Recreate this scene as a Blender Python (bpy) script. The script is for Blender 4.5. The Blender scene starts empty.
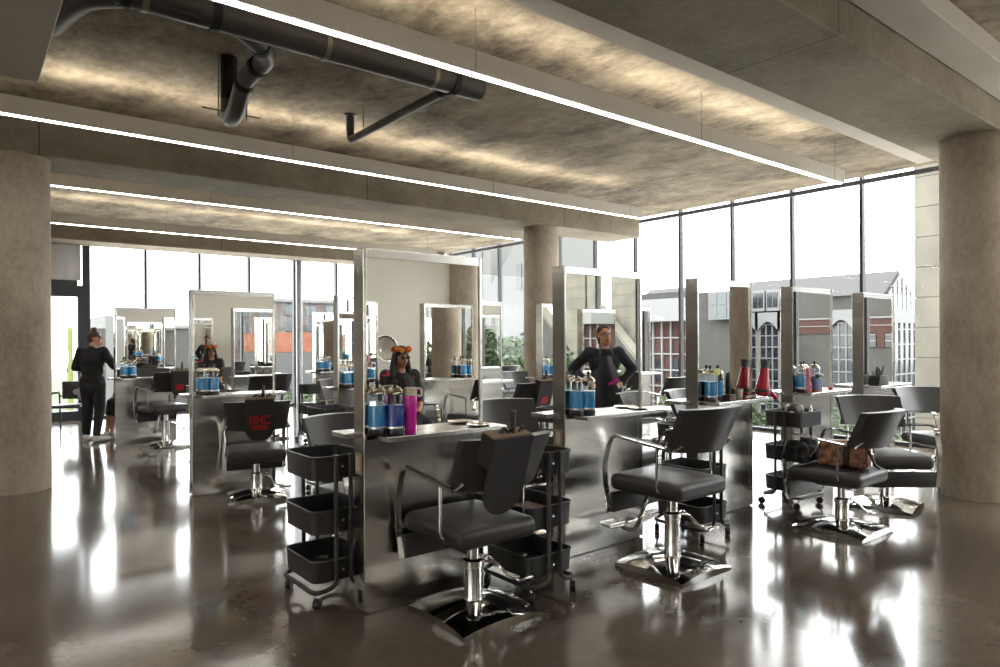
import bpy, bmesh, math, random
from mathutils import Vector, Matrix, Quaternion
random.seed(7)
PI = math.pi
sc = bpy.context.scene
COL = sc.collection
R = math.radians

# ------------------------------------------------------------------ materials
def s2l(c):
    return c / 12.92 if c <= 0.04045 else ((c + 0.055) / 1.055) ** 2.4
def rgb(r, g, b):
    return (s2l(r / 255), s2l(g / 255), s2l(b / 255), 1)

def mat(name, col, rough=0.5, metal=0.0, noise=None, bump=None, **kw):
    """noise=(scale(x,y,z), colour2, contrast lo, hi); bump=(scale, strength)"""
    m = bpy.data.materials.new(name); m.use_nodes = True
    nt = m.node_tree; N = nt.nodes; L = nt.links
    p = N['Principled BSDF']
    p.inputs['Base Color'].default_value = col
    p.inputs['Roughness'].default_value = rough
    p.inputs['Metallic'].default_value = metal
    for k, v in kw.items():
        p.inputs[k.replace('_', ' ')].default_value = v
    if noise or bump:
        tc = N.new('ShaderNodeTexCoord')
    if noise:
        sc_, c2, lo, hi = noise
        mp = N.new('ShaderNodeMapping'); mp.inputs['Scale'].default_value = sc_
        L.new(tc.outputs['Object'], mp.inputs['Vector'])
        nz = N.new('ShaderNodeTexNoise'); nz.inputs['Scale'].default_value = 1.0
        nz.inputs['Detail'].default_value = 6; nz.inputs['Roughness'].default_value = 0.6
        L.new(mp.outputs[0], nz.inputs['Vector'])
        cr = N.new('ShaderNodeValToRGB')
        cr.color_ramp.elements[0].position = lo; cr.color_ramp.elements[0].color = c2
        cr.color_ramp.elements[1].position = hi; cr.color_ramp.elements[1].color = col
        L.new(nz.outputs['Fac'], cr.inputs['Fac'])
        L.new(cr.outputs[0], p.inputs['Base Color'])
    if bump:
        bs, st = bump
        mp2 = N.new('ShaderNodeMapping'); mp2.inputs['Scale'].default_value = bs
        L.new(tc.outputs['Object'], mp2.inputs['Vector'])
        n2 = N.new('ShaderNodeTexNoise'); n2.inputs['Scale'].default_value = 1.0; n2.inputs['Detail'].default_value = 4
        L.new(mp2.outputs[0], n2.inputs['Vector'])
        b = N.new('ShaderNodeBump'); b.inputs['Strength'].default_value = st; b.inputs['Distance'].default_value = 0.02
        L.new(n2.outputs['Fac'], b.inputs['Height'])
        L.new(b.outputs[0], p.inputs['Normal'])
    return m

def emit(name, col, s):
    m = bpy.data.materials.new(name); m.use_nodes = True
    p = m.node_tree.nodes['Principled BSDF']
    p.inputs['Base Color'].default_value = (0.8, 0.8, 0.8, 1)
    p.inputs['Emission Color'].default_value = col
    p.inputs['Emission Strength'].default_value = s
    return m

def thin_glass(name, tint, ior=1.45, rough=0.0):
    m = bpy.data.materials.new(name); m.use_nodes = True
    nt = m.node_tree; N = nt.nodes; L = nt.links
    N.clear()
    out = N.new('ShaderNodeOutputMaterial'); mx = N.new('ShaderNodeMixShader')
    tr = N.new('ShaderNodeBsdfTransparent'); tr.inputs[0].default_value = tint
    gl = N.new('ShaderNodeBsdfGlossy'); gl.inputs['Roughness'].default_value = rough
    fr = N.new('ShaderNodeFresnel')
    ge = N.new('ShaderNodeNewGeometry'); mr = N.new('ShaderNodeMapRange')     # same reflectance from both sides of a thin sheet
    mr.inputs['To Min'].default_value = ior; mr.inputs['To Max'].default_value = 1 / ior
    L.new(ge.outputs['Backfacing'], mr.inputs['Value']); L.new(mr.outputs[0], fr.inputs['IOR'])
    L.new(fr.outputs[0], mx.inputs[0]); L.new(tr.outputs[0], mx.inputs[1]); L.new(gl.outputs[0], mx.inputs[2])
    L.new(mx.outputs[0], out.inputs[0])
    return m

def concrete(name, c_lo, c_mid, c_hi, scale=0.7, streak=(1, 1, 1), rough=0.75, fine=14.0, joints=None, fw=0.25, lo=0.46, mid=0.62, hi=0.78):
    """board-marked concrete: big cloudy patches, finer blotches and pinholes"""
    m = bpy.data.materials.new(name); m.use_nodes = True
    nt = m.node_tree; N = nt.nodes; L = nt.links
    p = N['Principled BSDF']; p.inputs['Roughness'].default_value = rough
    p.inputs['Specular IOR Level'].default_value = 0.3
    tc = N.new('ShaderNodeTexCoord')
    mp = N.new('ShaderNodeMapping'); mp.inputs['Scale'].default_value = streak
    L.new(tc.outputs['Object'], mp.inputs['Vector'])
    n1 = N.new('ShaderNodeTexNoise'); n1.inputs['Scale'].default_value = scale
    n1.inputs['Detail'].default_value = 9; n1.inputs['Roughness'].default_value = 0.68
    n1.inputs['Distortion'].default_value = 0.15
    L.new(mp.outputs[0], n1.inputs['Vector'])
    n2 = N.new('ShaderNodeTexNoise'); n2.inputs['Scale'].default_value = fine
    n2.inputs['Detail'].default_value = 6; n2.inputs['Roughness'].default_value = 0.7
    L.new(mp.outputs[0], n2.inputs['Vector'])
    mx = N.new('ShaderNodeMath'); mx.operation = 'MULTIPLY_ADD'
    mx.inputs[1].default_value = fw
    L.new(n2.outputs['Fac'], mx.inputs[0]); L.new(n1.outputs['Fac'], mx.inputs[2])
    cr = N.new('ShaderNodeValToRGB'); e = cr.color_ramp.elements
    e[0].position = lo; e[0].color = c_lo
    e[1].position = hi; e[1].color = c_hi
    k = e.new(mid); k.color = c_mid
    L.new(mx.outputs[0], cr.inputs['Fac'])
    colour = cr.outputs[0]
    if joints:                     # thin formwork joints every joints[1] metres along x
        sx = N.new('ShaderNodeSeparateXYZ'); L.new(tc.outputs['Object'], sx.inputs[0])
        a = N.new('ShaderNodeMath'); a.operation = 'ADD'; a.inputs[1].default_value = -joints[0]
        L.new(sx.outputs[0], a.inputs[0])
        md = N.new('ShaderNodeMath'); md.operation = 'PINGPONG'; md.inputs[1].default_value = joints[1] / 2
        L.new(a.outputs[0], md.inputs[0])
        lt = N.new('ShaderNodeMath'); lt.operation = 'LESS_THAN'; lt.inputs[1].default_value = 0.006
        L.new(md.outputs[0], lt.inputs[0])
        mm = N.new('ShaderNodeMix'); mm.data_type = 'RGBA'
        L.new(lt.outputs[0], mm.inputs['Factor']); L.new(colour, mm.inputs[6]); mm.inputs[7].default_value = rgb(96, 88, 78)
        colour = mm.outputs[2]
    L.new(colour, p.inputs['Base Color'])
    b = N.new('ShaderNodeBump'); b.inputs['Strength'].default_value = 0.18; b.inputs['Distance'].default_value = 0.02
    L.new(mx.outputs[0], b.inputs['Height']); L.new(b.outputs[0], p.inputs['Normal'])
    return m

M = {}
M['slab'] = concrete('slab concrete', rgb(60, 53, 44), rgb(124, 112, 95), rgb(178, 165, 144), 1.3, (1.1, 0.7, 1), fine=10, fw=0.4, lo=0.50, mid=0.66, hi=0.90)
M['beam'] = concrete('beam concrete', rgb(120, 111, 99), rgb(146, 137, 122), rgb(168, 158, 144), 1.0, (1, 1, 1), fine=18, fw=0.4, lo=0.48, mid=0.68, hi=0.90, joints=(4.305, 3.66))
M['column'] = concrete('column concrete', rgb(140, 128, 113), rgb(170, 158, 142), rgb(192, 182, 167), 1.4, (1, 1, 0.6), fine=26, fw=0.45, lo=0.50, mid=0.70, hi=0.92)
M['wallpaint'] = mat('warm grey paint', rgb(222, 219, 210), 0.8, bump=((9, 9, 9), 0.03))
M['darkwall'] = mat('grey rear wall', rgb(150, 145, 136), 0.8, noise=((.5, .5, .5), rgb(140, 135, 126), .4, .6))
M['gypsum'] = mat('grey painted casing', rgb(206, 200, 193), 0.7, noise=((1, 1, 1), rgb(196, 190, 182), .4, .6))
M['fixture'] = mat('fixture grey metal', rgb(214, 209, 202), 0.5)
M['lens'] = emit('lamp diffuser', (1, 0.95, 0.88, 1), 15.0)
M['uplens'] = emit('warm uplight diffuser', (1, 0.93, 0.79, 1), 12.0)
M['wire'] = mat('wire', rgb(120, 115, 110), 0.4, 0.8)
M['pipe'] = mat('dark grey drain pipe', rgb(86, 84, 82), 0.32, 0.0, noise=((4, 4, 4), rgb(76, 74, 72), .4, .6))
M['rubber'] = mat('black coupling rubber', rgb(28, 28, 28), 0.6)
M['clampmetal'] = mat('zinc strap', rgb(150, 145, 128), 0.35, 0.9)
M['mullion'] = mat('dark grey aluminium', rgb(52, 53, 58), 0.5, 0.0)
M['fin'] = mat('frosted glass fin column', rgb(150, 152, 155), 0.35, 0.4)
M['pane'] = thin_glass('window glass', (0.955, 0.96, 0.95, 1), 1.17)
def frosted(name, col):
    m = bpy.data.materials.new(name); m.use_nodes = True
    nt = m.node_tree; N = nt.nodes; L = nt.links; N.clear()
    out = N.new('ShaderNodeOutputMaterial'); a = N.new('ShaderNodeAddShader')
    d = N.new('ShaderNodeBsdfDiffuse'); d.inputs[0].default_value = (0.35, 0.34, 0.32, 1)
    t = N.new('ShaderNodeBsdfTranslucent'); t.inputs[0].default_value = col
    L.new(d.outputs[0], a.inputs[0]); L.new(t.outputs[0], a.inputs[1]); L.new(a.outputs[0], out.inputs[0])
    return m
M['frosted'] = frosted('frosted glass', (0.60, 0.585, 0.56, 1))  # panes of the added fill-light bays in the left wall
M['mirror'] = mat('mirror', (0.90, 0.90, 0.875, 1), 0.0, 1.0)
M['chrome'] = mat('chrome', (0.78, 0.78, 0.77, 1), 0.07, 1.0)
M['satin'] = mat('satin aluminium', (0.70, 0.69, 0.67, 1), 0.25, 1.0)
M['vinyl'] = mat('black vinyl', rgb(54, 52, 53), 0.40, 0.0, bump=((90, 90, 90), 0.05))
M['cart'] = mat('black powder coat', rgb(54, 53, 54), 0.42)
M['blackplastic'] = mat('black plastic', rgb(26, 26, 27), 0.4)
M['pouch'] = mat('black canvas pouch', rgb(44, 42, 42), 0.75, bump=((200, 200, 200), 0.1))
M['pouchedge'] = mat('tan pouch lining', rgb(120, 98, 74), 0.7)
M['red'] = mat('red print', rgb(178, 30, 38), 0.5)
M['blueliquid'] = mat('blue disinfectant', rgb(50, 158, 222), 0.08, 0.0, **{'Specular_IOR_Level': 0.7})
M['deepblue'] = mat('deep blue disinfectant', rgb(34, 62, 170), 0.08, 0.0)
M['jarglass'] = thin_glass('jar glass', (0.90, 0.94, 0.95, 1), 1.5, 0.02)
M['jarlid'] = mat('jar lid metal', (0.55, 0.50, 0.42, 1), 0.2, 1.0)
M['magenta'] = mat('magenta plastic', rgb(216, 40, 170), 0.12)
M['white'] = mat('white plastic', rgb(228, 226, 222), 0.4)
M['cream'] = mat('cream plastic', rgb(212, 200, 178), 0.45)
M['redplastic'] = mat('red plastic', rgb(188, 26, 40), 0.2)
M['wood'] = mat('brown wood', rgb(150, 88, 44), 0.5, noise=((40, 6, 6), rgb(110, 60, 30), .4, .65))
M['boxprint'] = mat('dark patterned card', rgb(128, 100, 78), 0.6, noise=((60, 60, 60), rgb(40, 34, 32), .45, .55))
M['bluebox'] = mat('blue box', rgb(62, 82, 128), 0.5)
M['pinkprint'] = mat('pink spotted fabric', rgb(222, 90, 120), 0.6, noise=((70, 70, 70), rgb(240, 205, 205), .42, .52))
M['brass'] = mat('beige outlet plate', rgb(176, 158, 128), 0.4, 0.3)
M['greencard'] = mat('lime card', rgb(205, 222, 120), 0.6)
M['bag'] = mat('brown patterned bag leather', rgb(168, 112, 72), 0.5, noise=((22, 22, 22), rgb(84, 52, 34), .42, .58))
M['bagdark'] = mat('dark bag trim', rgb(52, 38, 30), 0.5)
M['towel'] = mat('light grey fleece', rgb(176, 176, 178), 0.9, bump=((60, 60, 60), 0.3))
M['silverbag'] = mat('black white printed cape', rgb(214, 214, 222), 0.5, noise=((7, 7, 7), rgb(34, 34, 38), .46, .5))
M['skin'] = mat('skin', rgb(206, 154, 126), 0.5, **{'Subsurface_Weight': 0.08})
M['skinb'] = mat('skin medium', rgb(178, 124, 98), 0.5)
M['lips'] = mat('lips', rgb(150, 70, 66), 0.5)
M['hairbrown'] = mat('brown hair', rgb(66, 44, 36), 0.55, noise=((60, 60, 8), rgb(40, 28, 24), .4, .6))
M['hairblack'] = mat('black hair', rgb(30, 26, 26), 0.5, noise=((60, 60, 8), rgb(18, 16, 16), .4, .6))
M['blackcloth'] = mat('black cloth', rgb(34, 34, 37), 0.85, bump=((20, 20, 20), 0.25))
M['navycloth'] = mat('dark navy knit', rgb(40, 42, 52), 0.85, bump=((20, 20, 20), 0.25))
M['apron'] = mat('shiny black apron', rgb(66, 66, 70), 0.32, bump=((8, 8, 8), 0.5))
M['floral'] = mat('black floral blouse', rgb(34, 32, 36), 0.8, noise=((14, 14, 14), rgb(196, 60, 80), .36, .42))
M['flowerorange'] = mat('orange petals', rgb(232, 120, 30), 0.6)
M['flowerred'] = mat('red petals', rgb(196, 52, 34), 0.6)
M['flowerpurple'] = mat('yellow petals', rgb(236, 178, 52), 0.6)
M['shoe'] = mat('white trainer', rgb(214, 210, 206), 0.5)
M['eye'] = mat('eye white', rgb(225, 222, 218), 0.3)
M['iris'] = mat('iris', rgb(40, 28, 22), 0.2)
M['tile'] = mat('teal panel', rgb(70, 150, 140), 0.4)
M['plantgreen'] = mat('plant green', rgb(118, 150, 62), 0.6)
M['potwhite'] = mat('white pot', rgb(220, 216, 210), 0.5)

def steel():
    m = bpy.data.materials.new('brushed stainless steel'); m.use_nodes = True
    nt = m.node_tree; N = nt.nodes; L = nt.links; p = N['Principled BSDF']
    p.inputs['Metallic'].default_value = 1.0
    tc = N.new('ShaderNodeTexCoord')
    mp = N.new('ShaderNodeMapping'); mp.inputs['Scale'].default_value = (0.25, 0.25, 5.0)
    L.new(tc.outputs['Object'], mp.inputs['Vector'])
    n = N.new('ShaderNodeTexNoise'); n.inputs['Scale'].default_value = 1.0; n.inputs['Detail'].default_value = 2
    L.new(mp.outputs[0], n.inputs['Vector'])
    cr = N.new('ShaderNodeValToRGB')
    cr.color_ramp.elements[0].position = .35; cr.color_ramp.elements[0].color = (0.47, 0.45, 0.42, 1)
    cr.color_ramp.elements[1].position = .68; cr.color_ramp.elements[1].color = (0.62, 0.60, 0.565, 1)
    L.new(n.outputs['Fac'], cr.inputs['Fac']); L.new(cr.outputs[0], p.inputs['Base Color'])
    mp2 = N.new('ShaderNodeMapping'); mp2.inputs['Scale'].default_value = (0.8, 0.8, 7.0)
    L.new(tc.outputs['Object'], mp2.inputs['Vector'])
    n2 = N.new('ShaderNodeTexNoise'); n2.inputs['Scale'].default_value = 1.0; n2.inputs['Detail'].default_value = 1
    L.new(mp2.outputs[0], n2.inputs['Vector'])
    b = N.new('ShaderNodeBump'); b.inputs['Strength'].default_value = 0.3; b.inputs['Distance'].default_value = 0.012
    L.new(n2.outputs['Fac'], b.inputs['Height']); L.new(b.outputs[0], p.inputs['Normal'])
    p.inputs['Roughness'].default_value = 0.22
    return m
M['steel'] = steel()

def floor_mat():
    m = bpy.data.materials.new('polished concrete floor'); m.use_nodes = True
    nt = m.node_tree; N = nt.nodes; L = nt.links; p = N['Principled BSDF']
    tc = N.new('ShaderNodeTexCoord')
    n1 = N.new('ShaderNodeTexNoise'); n1.inputs['Scale'].default_value = 0.8; n1.inputs['Detail'].default_value = 5
    n1.inputs['Roughness'].default_value = 0.6; n1.inputs['Distortion'].default_value = 0.3
    n2 = N.new('ShaderNodeTexNoise'); n2.inputs['Scale'].default_value = 22; n2.inputs['Detail'].default_value = 3
    L.new(tc.outputs['Object'], n1.inputs['Vector']); L.new(tc.outputs['Object'], n2.inputs['Vector'])
    ma = N.new('ShaderNodeMath'); ma.operation = 'MULTIPLY_ADD'; ma.inputs[1].default_value = 0.12
    L.new(n2.outputs['Fac'], ma.inputs[0]); L.new(n1.outputs['Fac'], ma.inputs[2])
    cr = N.new('ShaderNodeValToRGB'); e = cr.color_ramp.elements
    e[0].position = .38; e[0].color = rgb(70, 62, 54)
    e[1].position = .74; e[1].color = rgb(112, 101, 89)
    L.new(ma.outputs[0], cr.inputs['Fac']); L.new(cr.outputs[0], p.inputs['Base Color'])
    rr = N.new('ShaderNodeMapRange'); rr.inputs['From Min'].default_value = .3; rr.inputs['From Max'].default_value = .8
    rr.inputs['To Min'].default_value = 0.09; rr.inputs['To Max'].default_value = 0.16
    L.new(n1.outputs['Fac'], rr.inputs['Value']); L.new(rr.outputs[0], p.inputs['Roughness'])
    p.inputs['IOR'].default_value = 1.6; p.inputs['Specular IOR Level'].default_value = 0.8
    return m
M['floor'] = floor_mat()

# ------------------------------------------------------------------ mesh helpers
def BM():
    return bmesh.new()

def box(bm, x0, y0, z0, x1, y1, z1, mi=0, bev=0.0, seg=2):
    r = bmesh.ops.create_cube(bm, size=1.0)
    vs = r['verts']
    sx, sy, sz = x1 - x0, y1 - y0, z1 - z0
    for v in vs:
        v.co = Vector(((x0 + x1) / 2 + v.co.x * sx, (y0 + y1) / 2 + v.co.y * sy, (z0 + z1) / 2 + v.co.z * sz))
    fs = set(f for v in vs for f in v.link_faces)
    for f in fs: f.material_index = mi
    if bev > 0:
        es = list(set(e for v in vs for e in v.link_edges))
        bmesh.ops.bevel(bm, geom=es, offset=bev, segments=seg, profile=0.5, affect='EDGES')
    return vs

def frame_of(d):
    d = d.normalized()
    up = Vector((0, 0, 1)) if abs(d.z) < 0.95 else Vector((1, 0, 0))
    a = d.cross(up).normalized(); b = a.cross(d).normalized()
    return a, b

def tube(bm, pts, r, seg=10, cap=True, radii=None):
    pts = [Vector(p) for p in pts]
    rings = []
    n = len(pts)
    a = None
    for i, p in enumerate(pts):
        if i == 0: d = pts[1] - pts[0]
        elif i == n - 1: d = pts[-1] - pts[-2]
        else: d = (pts[i + 1] - p).normalized() + (p - pts[i - 1]).normalized()
        d = d.normalized()
        if a is None: a, b = frame_of(d)
        else:
            a = (a - d * a.dot(d)).normalized(); b = a.cross(d)
        rr = radii[i] if radii else r
        rings.append([bm.verts.new(p + (a * math.cos(2 * PI * k / seg) + b * math.sin(2 * PI * k / seg)) * rr) for k in range(seg)])
    for i in range(n - 1):
        for k in range(seg):
            bm.faces.new((rings[i][k], rings[i][(k + 1) % seg], rings[i + 1][(k + 1) % seg], rings[i + 1][k]))
    if cap:
        bm.faces.new(rings[0][::-1]); bm.faces.new(rings[-1])
    return rings

def rounded(pts, r, n=5):
    """polyline with its inner corners rounded by radius r"""
    pts = [Vector(p) for p in pts]
    out = [pts[0]]
    for i in range(1, len(pts) - 1):
        p = pts[i]; u = (pts[i - 1] - p); v = (pts[i + 1] - p)
        d = min(r, u.length * 0.49, v.length * 0.49)
        a = p + u.normalized() * d; b = p + v.normalized() * d
        for k in range(n + 1):
            t = k / n
            out.append((1 - t) ** 2 * a + 2 * t * (1 - t) * p + t * t * b)
    out.append(pts[-1])
    return out

def lathe(bm, prof, seg=20, cx=0, cy=0, cap=True):
    rings = []
    for (r, z) in prof:
        rings.append([bm.verts.new((cx + r * math.cos(2 * PI * k / seg), cy + r * math.sin(2 * PI * k / seg), z)) for k in range(seg)])
    for i in range(len(rings) - 1):
        for k in range(seg):
            bm.faces.new((rings[i][k], rings[i][(k + 1) % seg], rings[i + 1][(k + 1) % seg], rings[i + 1][k]))
    if cap:
        bm.faces.new(rings[0][::-1]); bm.faces.new(rings[-1])

def ell(bm, c, r, rot=None, seg=14, rings=9):
    x = bmesh.ops.create_uvsphere(bm, u_segments=seg, v_segments=rings, radius=1.0)
    Mx = Matrix.Diagonal((r[0], r[1], r[2], 1))
    if rot: Mx = rot.to_4x4() @ Mx
    for v in x['verts']:
        v.co = Mx @ v.co + Vector(c)
    return x['verts']

def cap_(bm, p0, p1, r0, r1, seg=12):
    p0, p1 = Vector(p0), Vector(p1)
    tube(bm, [p0, p1], r0, seg, True, [r0, r1])
    ell(bm, p0, (r0, r0, r0), None, seg, 8); ell(bm, p1, (r1, r1, r1), None, seg, 8)

def sweep_flat(bm, pts, w, t, side=Vector((1, 0, 0))):
    """flat bar of width w (along side) and thickness t swept along pts"""
    pts = [Vector(p) for p in pts]; n = len(pts); prev = None
    for i, p in enumerate(pts):
        if i == 0: d = pts[1] - p
        elif i == n - 1: d = p - pts[i - 1]
        else: d = (pts[i + 1] - p).normalized() + (p - pts[i - 1]).normalized()
        d.normalize(); nn = d.cross(side).normalized()
        q = [bm.verts.new(p + side * (w / 2) * sx + nn * (t / 2) * sn) for sx, sn in ((-1, -1), (1, -1), (1, 1), (-1, 1))]
        if prev:
            for k in range(4):
                bm.faces.new((prev[k], prev[(k + 1) % 4], q[(k + 1) % 4], q[k]))
        else: bm.faces.new(q[::-1])
        prev = q
    bm.faces.new(prev)

def prism(bm, poly, z0, z1):
    a = [bm.verts.new((x, y, z0)) for x, y in poly]; b = [bm.verts.new((x, y, z1)) for x, y in poly]
    n = len(poly)
    for i in range(n):
        bm.faces.new((a[i], a[(i + 1) % n], b[(i + 1) % n], b[i]))
    bm.faces.new(a[::-1]); bm.faces.new(b)

def rrect(x0, y0, x1, y1, r, n=4):
    out = []
    for cx, cy, a0 in ((x1 - r, y1 - r, 0), (x0 + r, y1 - r, 90), (x0 + r, y0 + r, 180), (x1 - r, y0 + r, 270)):
        for k in range(n + 1):
            a = R(a0 + 90 * k / n); out.append((cx + r * math.cos(a), cy + r * math.sin(a)))
    return out

def xf(bm, mtx):
    bmesh.ops.transform(bm, matrix=mtx, verts=bm.verts)

def obj(name, bm, m, parent=None, loc=None, smooth=True, angle=35):
    me = bpy.data.meshes.new(name)
    bmesh.ops.recalc_face_normals(bm, faces=bm.faces)
    bm.to_mesh(me); bm.free()
    for mm in (m if isinstance(m, (list, tuple)) else [m]):
        me.materials.append(mm)
    if smooth:
        me.polygons.foreach_set('use_smooth', [True] * len(me.polygons))
        me.set_sharp_from_angle(angle=R(angle))
    o = bpy.data.objects.new(name, me); COL.objects.link(o)
    if parent: o.parent = parent
    if loc: o.location = loc
    return o

def tag(o, label, cat, group=None, kind=None):
    o['label'] = label; o['category'] = cat
    if group: o['group'] = group
    if kind: o['kind'] = kind
    return o

def thing(name, label, cat, loc=(0, 0, 0), rz=0, group=None):
    o = bpy.data.objects.new(name, None); COL.objects.link(o)
    o.empty_display_size = 0.1
    o.location = loc; o.rotation_euler = (0, 0, R(rz))
    return tag(o, label, cat, group)

def struct(name, bm, m, parent=None, smooth=False):
    o = obj(name, bm, m, parent, smooth=smooth)
    if parent is None: o['kind'] = 'structure'
    return o

def dup(root, loc, rz, label, group=None, skip=()):
    r = root.copy(); COL.objects.link(r); r.location = loc; r.rotation_euler = (0, 0, R(rz)); r['label'] = label
    if group: r['group'] = group
    for ch in list(root.children):
        if ch.name.split('.')[0] in skip: continue
        c = ch.copy(); COL.objects.link(c); c.parent = r
        for g in list(ch.children):
            d = g.copy(); COL.objects.link(d); d.parent = c
    return r

def remeshed(bm, voxel, smooth=3):
    me = bpy.data.meshes.new('tmp'); bm.to_mesh(me); bm.free()
    o = bpy.data.objects.new('tmp', me); COL.objects.link(o)
    md = o.modifiers.new('r', 'REMESH'); md.mode = 'VOXEL'; md.voxel_size = voxel
    ms = o.modifiers.new('s', 'SMOOTH'); ms.factor = 0.5; ms.iterations = smooth
    bpy.context.view_layer.update()
    m2 = bpy.data.meshes.new_from_object(o.evaluated_get(bpy.context.evaluated_depsgraph_get()))
    COL.objects.unlink(o); bpy.data.objects.remove(o)
    return m2
def mobj(name, me, m, parent):
    me.materials.clear(); me.materials.append(m)
    me.polygons.foreach_set('use_smooth', [True] * len(me.polygons))
    o = bpy.data.objects.new(name, me); COL.objects.link(o); o.parent = parent
    return o

# ------------------------------------------------------------------ the room shell
ZS, ZB, ZF = 3.80, 3.40, 3.35          # slab soffit, beam soffit, lamp underside
GX, GY = 10.40, 15.60                  # the two glazed fronts
bm = BM(); box(bm, -9.2, -12.2, -0.35, GX + 0.15, GY + 0.15, 0.0); struct('floor', bm, M['floor'])
bm = BM(); box(bm, -9.2, -12.2, ZS, 10.05, GY + 0.1, ZS + 0.35); struct('ceiling', bm, M['slab'])
for i, (b0, b1, a1) in enumerate(((-4.25, -3.45, 9.9), (2.0, 2.8, 9.9), (8.25, 9.05, 9.9), (14.7, 15.5, 9.9))):
    bm = BM(); box(bm, -9.2, b0, ZB, a1, b1, ZS + 0.02, bev=0.012, seg=1); struct('ceiling_beam', bm, M['beam'])
def column(x, y):
    bm = BM(); lathe(bm, [(0.298, 0), (0.298, ZB - 0.06), (0.304, ZB - 0.045), (0.304, ZB + 0.01)], 48)
    o = struct('column', bm, M['column'], smooth=True); o.location = (x, y, 0); return o
for x, y in ((0.47, 8.55), (7.73, 8.58), (7.61, 2.25), (7.60, -3.85)):
    column(x, y)
bm = BM(); box(bm, -9.2, -4.05, 0, 7.32, -3.9, ZS); struct('wall_rear', bm, M['wallpaint'])
bm = BM(); box(bm, 7.17, -12.2, 0, 7.32, -4.05, ZS); struct('wall_side', bm, M['wallpaint'])
bm = BM(); box(bm, 7.32, -12.35, 0, GX + 0.15, -12.2, ZS); struct('wall_end', bm, M['wallpaint'])
bm = BM(); box(bm, -9.2, GY - 0.1, 0, 0.55, GY + 0.1, ZS); struct('wall_back', bm, M['wallpaint'])
bm = BM(); box(bm, -9.2, -3.9, 0, 7.3, -3.885, 0.1); struct('baseboard_rear', bm, M['gypsum'])

# painted boxed casings beside the second beam and the big air duct overhead
def casing(x0, y0, z0, x1, y1, z1, label):
    t = thing('ceiling_casing', label, 'casing', (0, 0, 0))
    bm = BM(); box(bm, x0, y0, z0, x1, y1, z1, bev=0.006, seg=1); obj('body', bm, M['gypsum'], t)
    bm = BM(); box(bm, x1 - 0.012, y0 - 0.004, z0 - 0.004, x1 + 0.004, y1 + 0.004, z1 - 0.01); obj('end_cap', bm, M['fixture'], t)
casing(-8, 1.706, 3.64, 9.2, 1.99, ZS - 0.002, 'grey boxed casing along the near face of the concrete beam, top right')
casing(-8, 2.81, 3.665, 9.28, 3.37, ZS - 0.002, 'wide grey boxed casing beyond the beam that reaches the right column')
t = thing('air_duct', 'large plain grey rectangular air duct overhead in the top left corner', 'duct', (0, 0, 0))
bm = BM(); box(bm, -1.6, 3.40, 3.3, 0.44, 5.67, ZS - 0.003, bev=0.006, seg=1); obj('duct_body', bm, M['gypsum'], t)
bm = BM(); box(bm, -1.606, 3.42, 3.294, 0.446, 3.445, ZS - 0.004); obj('flange', bm, M['gypsum'], t)

# glazing: each bay a window of its own
wn = [0]
def window_bay(p0, p1, z0, z1, nrm, midrail=None, fr=0.05, deep=0.12, glass='pane'):
    """one glazed bay between p0 and p1 (plan points); the frame takes the mullion at p0"""
    wn[0] += 1
    root = bpy.data.objects.new('window_%d' % wn[0], None); COL.objects.link(root); root['kind'] = 'structure'
    p0, p1 = Vector(p0), Vector(p1); d = (p1 - p0); L = d.length
    ang = math.atan2(d.y, d.x)
    root.location = (p0.x, p0.y, 0); root.rotation_euler = (0, 0, ang)
    bm = BM(); box(bm, fr / 2, -0.006, z0, L - fr / 2, 0.006, z1); obj('pane', bm, M[glass], root, smooth=False)
    bm = BM()
    box(bm, -fr / 2, -deep / 2, z0, fr / 2, deep / 2, z1)
    box(bm, fr / 2, -deep / 2, z0, L - fr / 2, deep / 2, z0 + 0.05)
    if midrail: box(bm, fr / 2, -deep / 2, midrail, L - fr / 2, deep / 2, midrail + 0.05)
    obj('window_frame', bm, M['mullion'], root, smooth=False)
    return root
s, b0 = 1.0703, 4.502
ks = [k for k in range(-15, 11)]
for k in ks:
    y0, y1 = b0 + k * s, b0 + (k + 1) * s
    if y0 > GY - 0.3: break
    y1 = min(y1, GY)
    window_bay((GX, y0), (GX, y1), 0.0, 4.3, None, fr=0.044, deep=0.09)
bm = BM(); box(bm, GX - 0.17, -11.6, 3.745, GX - 0.11, GY - 0.1, 3.805); box(bm, GX - 0.14, 4.5, 3.80, GX - 0.13, 4.51, 3.9)
sr = struct('trim_1', bm, M['mullion'])
s2, a0 = 1.057, 1.98
for k in range(0, 8):
    x0, x1 = a0 + k * s2, a0 + (k + 1) * s2
    x1 = min(x1, GX)
    window_bay((x0, GY), (x1, GY), 0.0, 3.6, None, fr=0.05 if k else 0.13)
bm = BM(); box(bm, -9.35, 4.72, 0, -9.2, GY + 0.15, ZS); struct('wall_left', bm, mat('olive grey paint', rgb(128, 120, 102), 0.8, bump=((5, 5, 5), 0.03)))
for k in range(4):
    window_bay((-9.2, -4.0 + k * 2.18), (-9.2, -4.0 + (k + 1) * 2.18), 0.0, 3.8, None, fr=0.06, glass='frosted')  # bays out of view, added as soft daylight fill from the left
bm = BM(); lathe(bm, [(0.075, 0), (0.075, ZB)], 20); o = struct('column', bm, M['fin'], smooth=True); o.location = (a0 + 4 * s2 + 0.06, GY - 0.16, 0)
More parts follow.
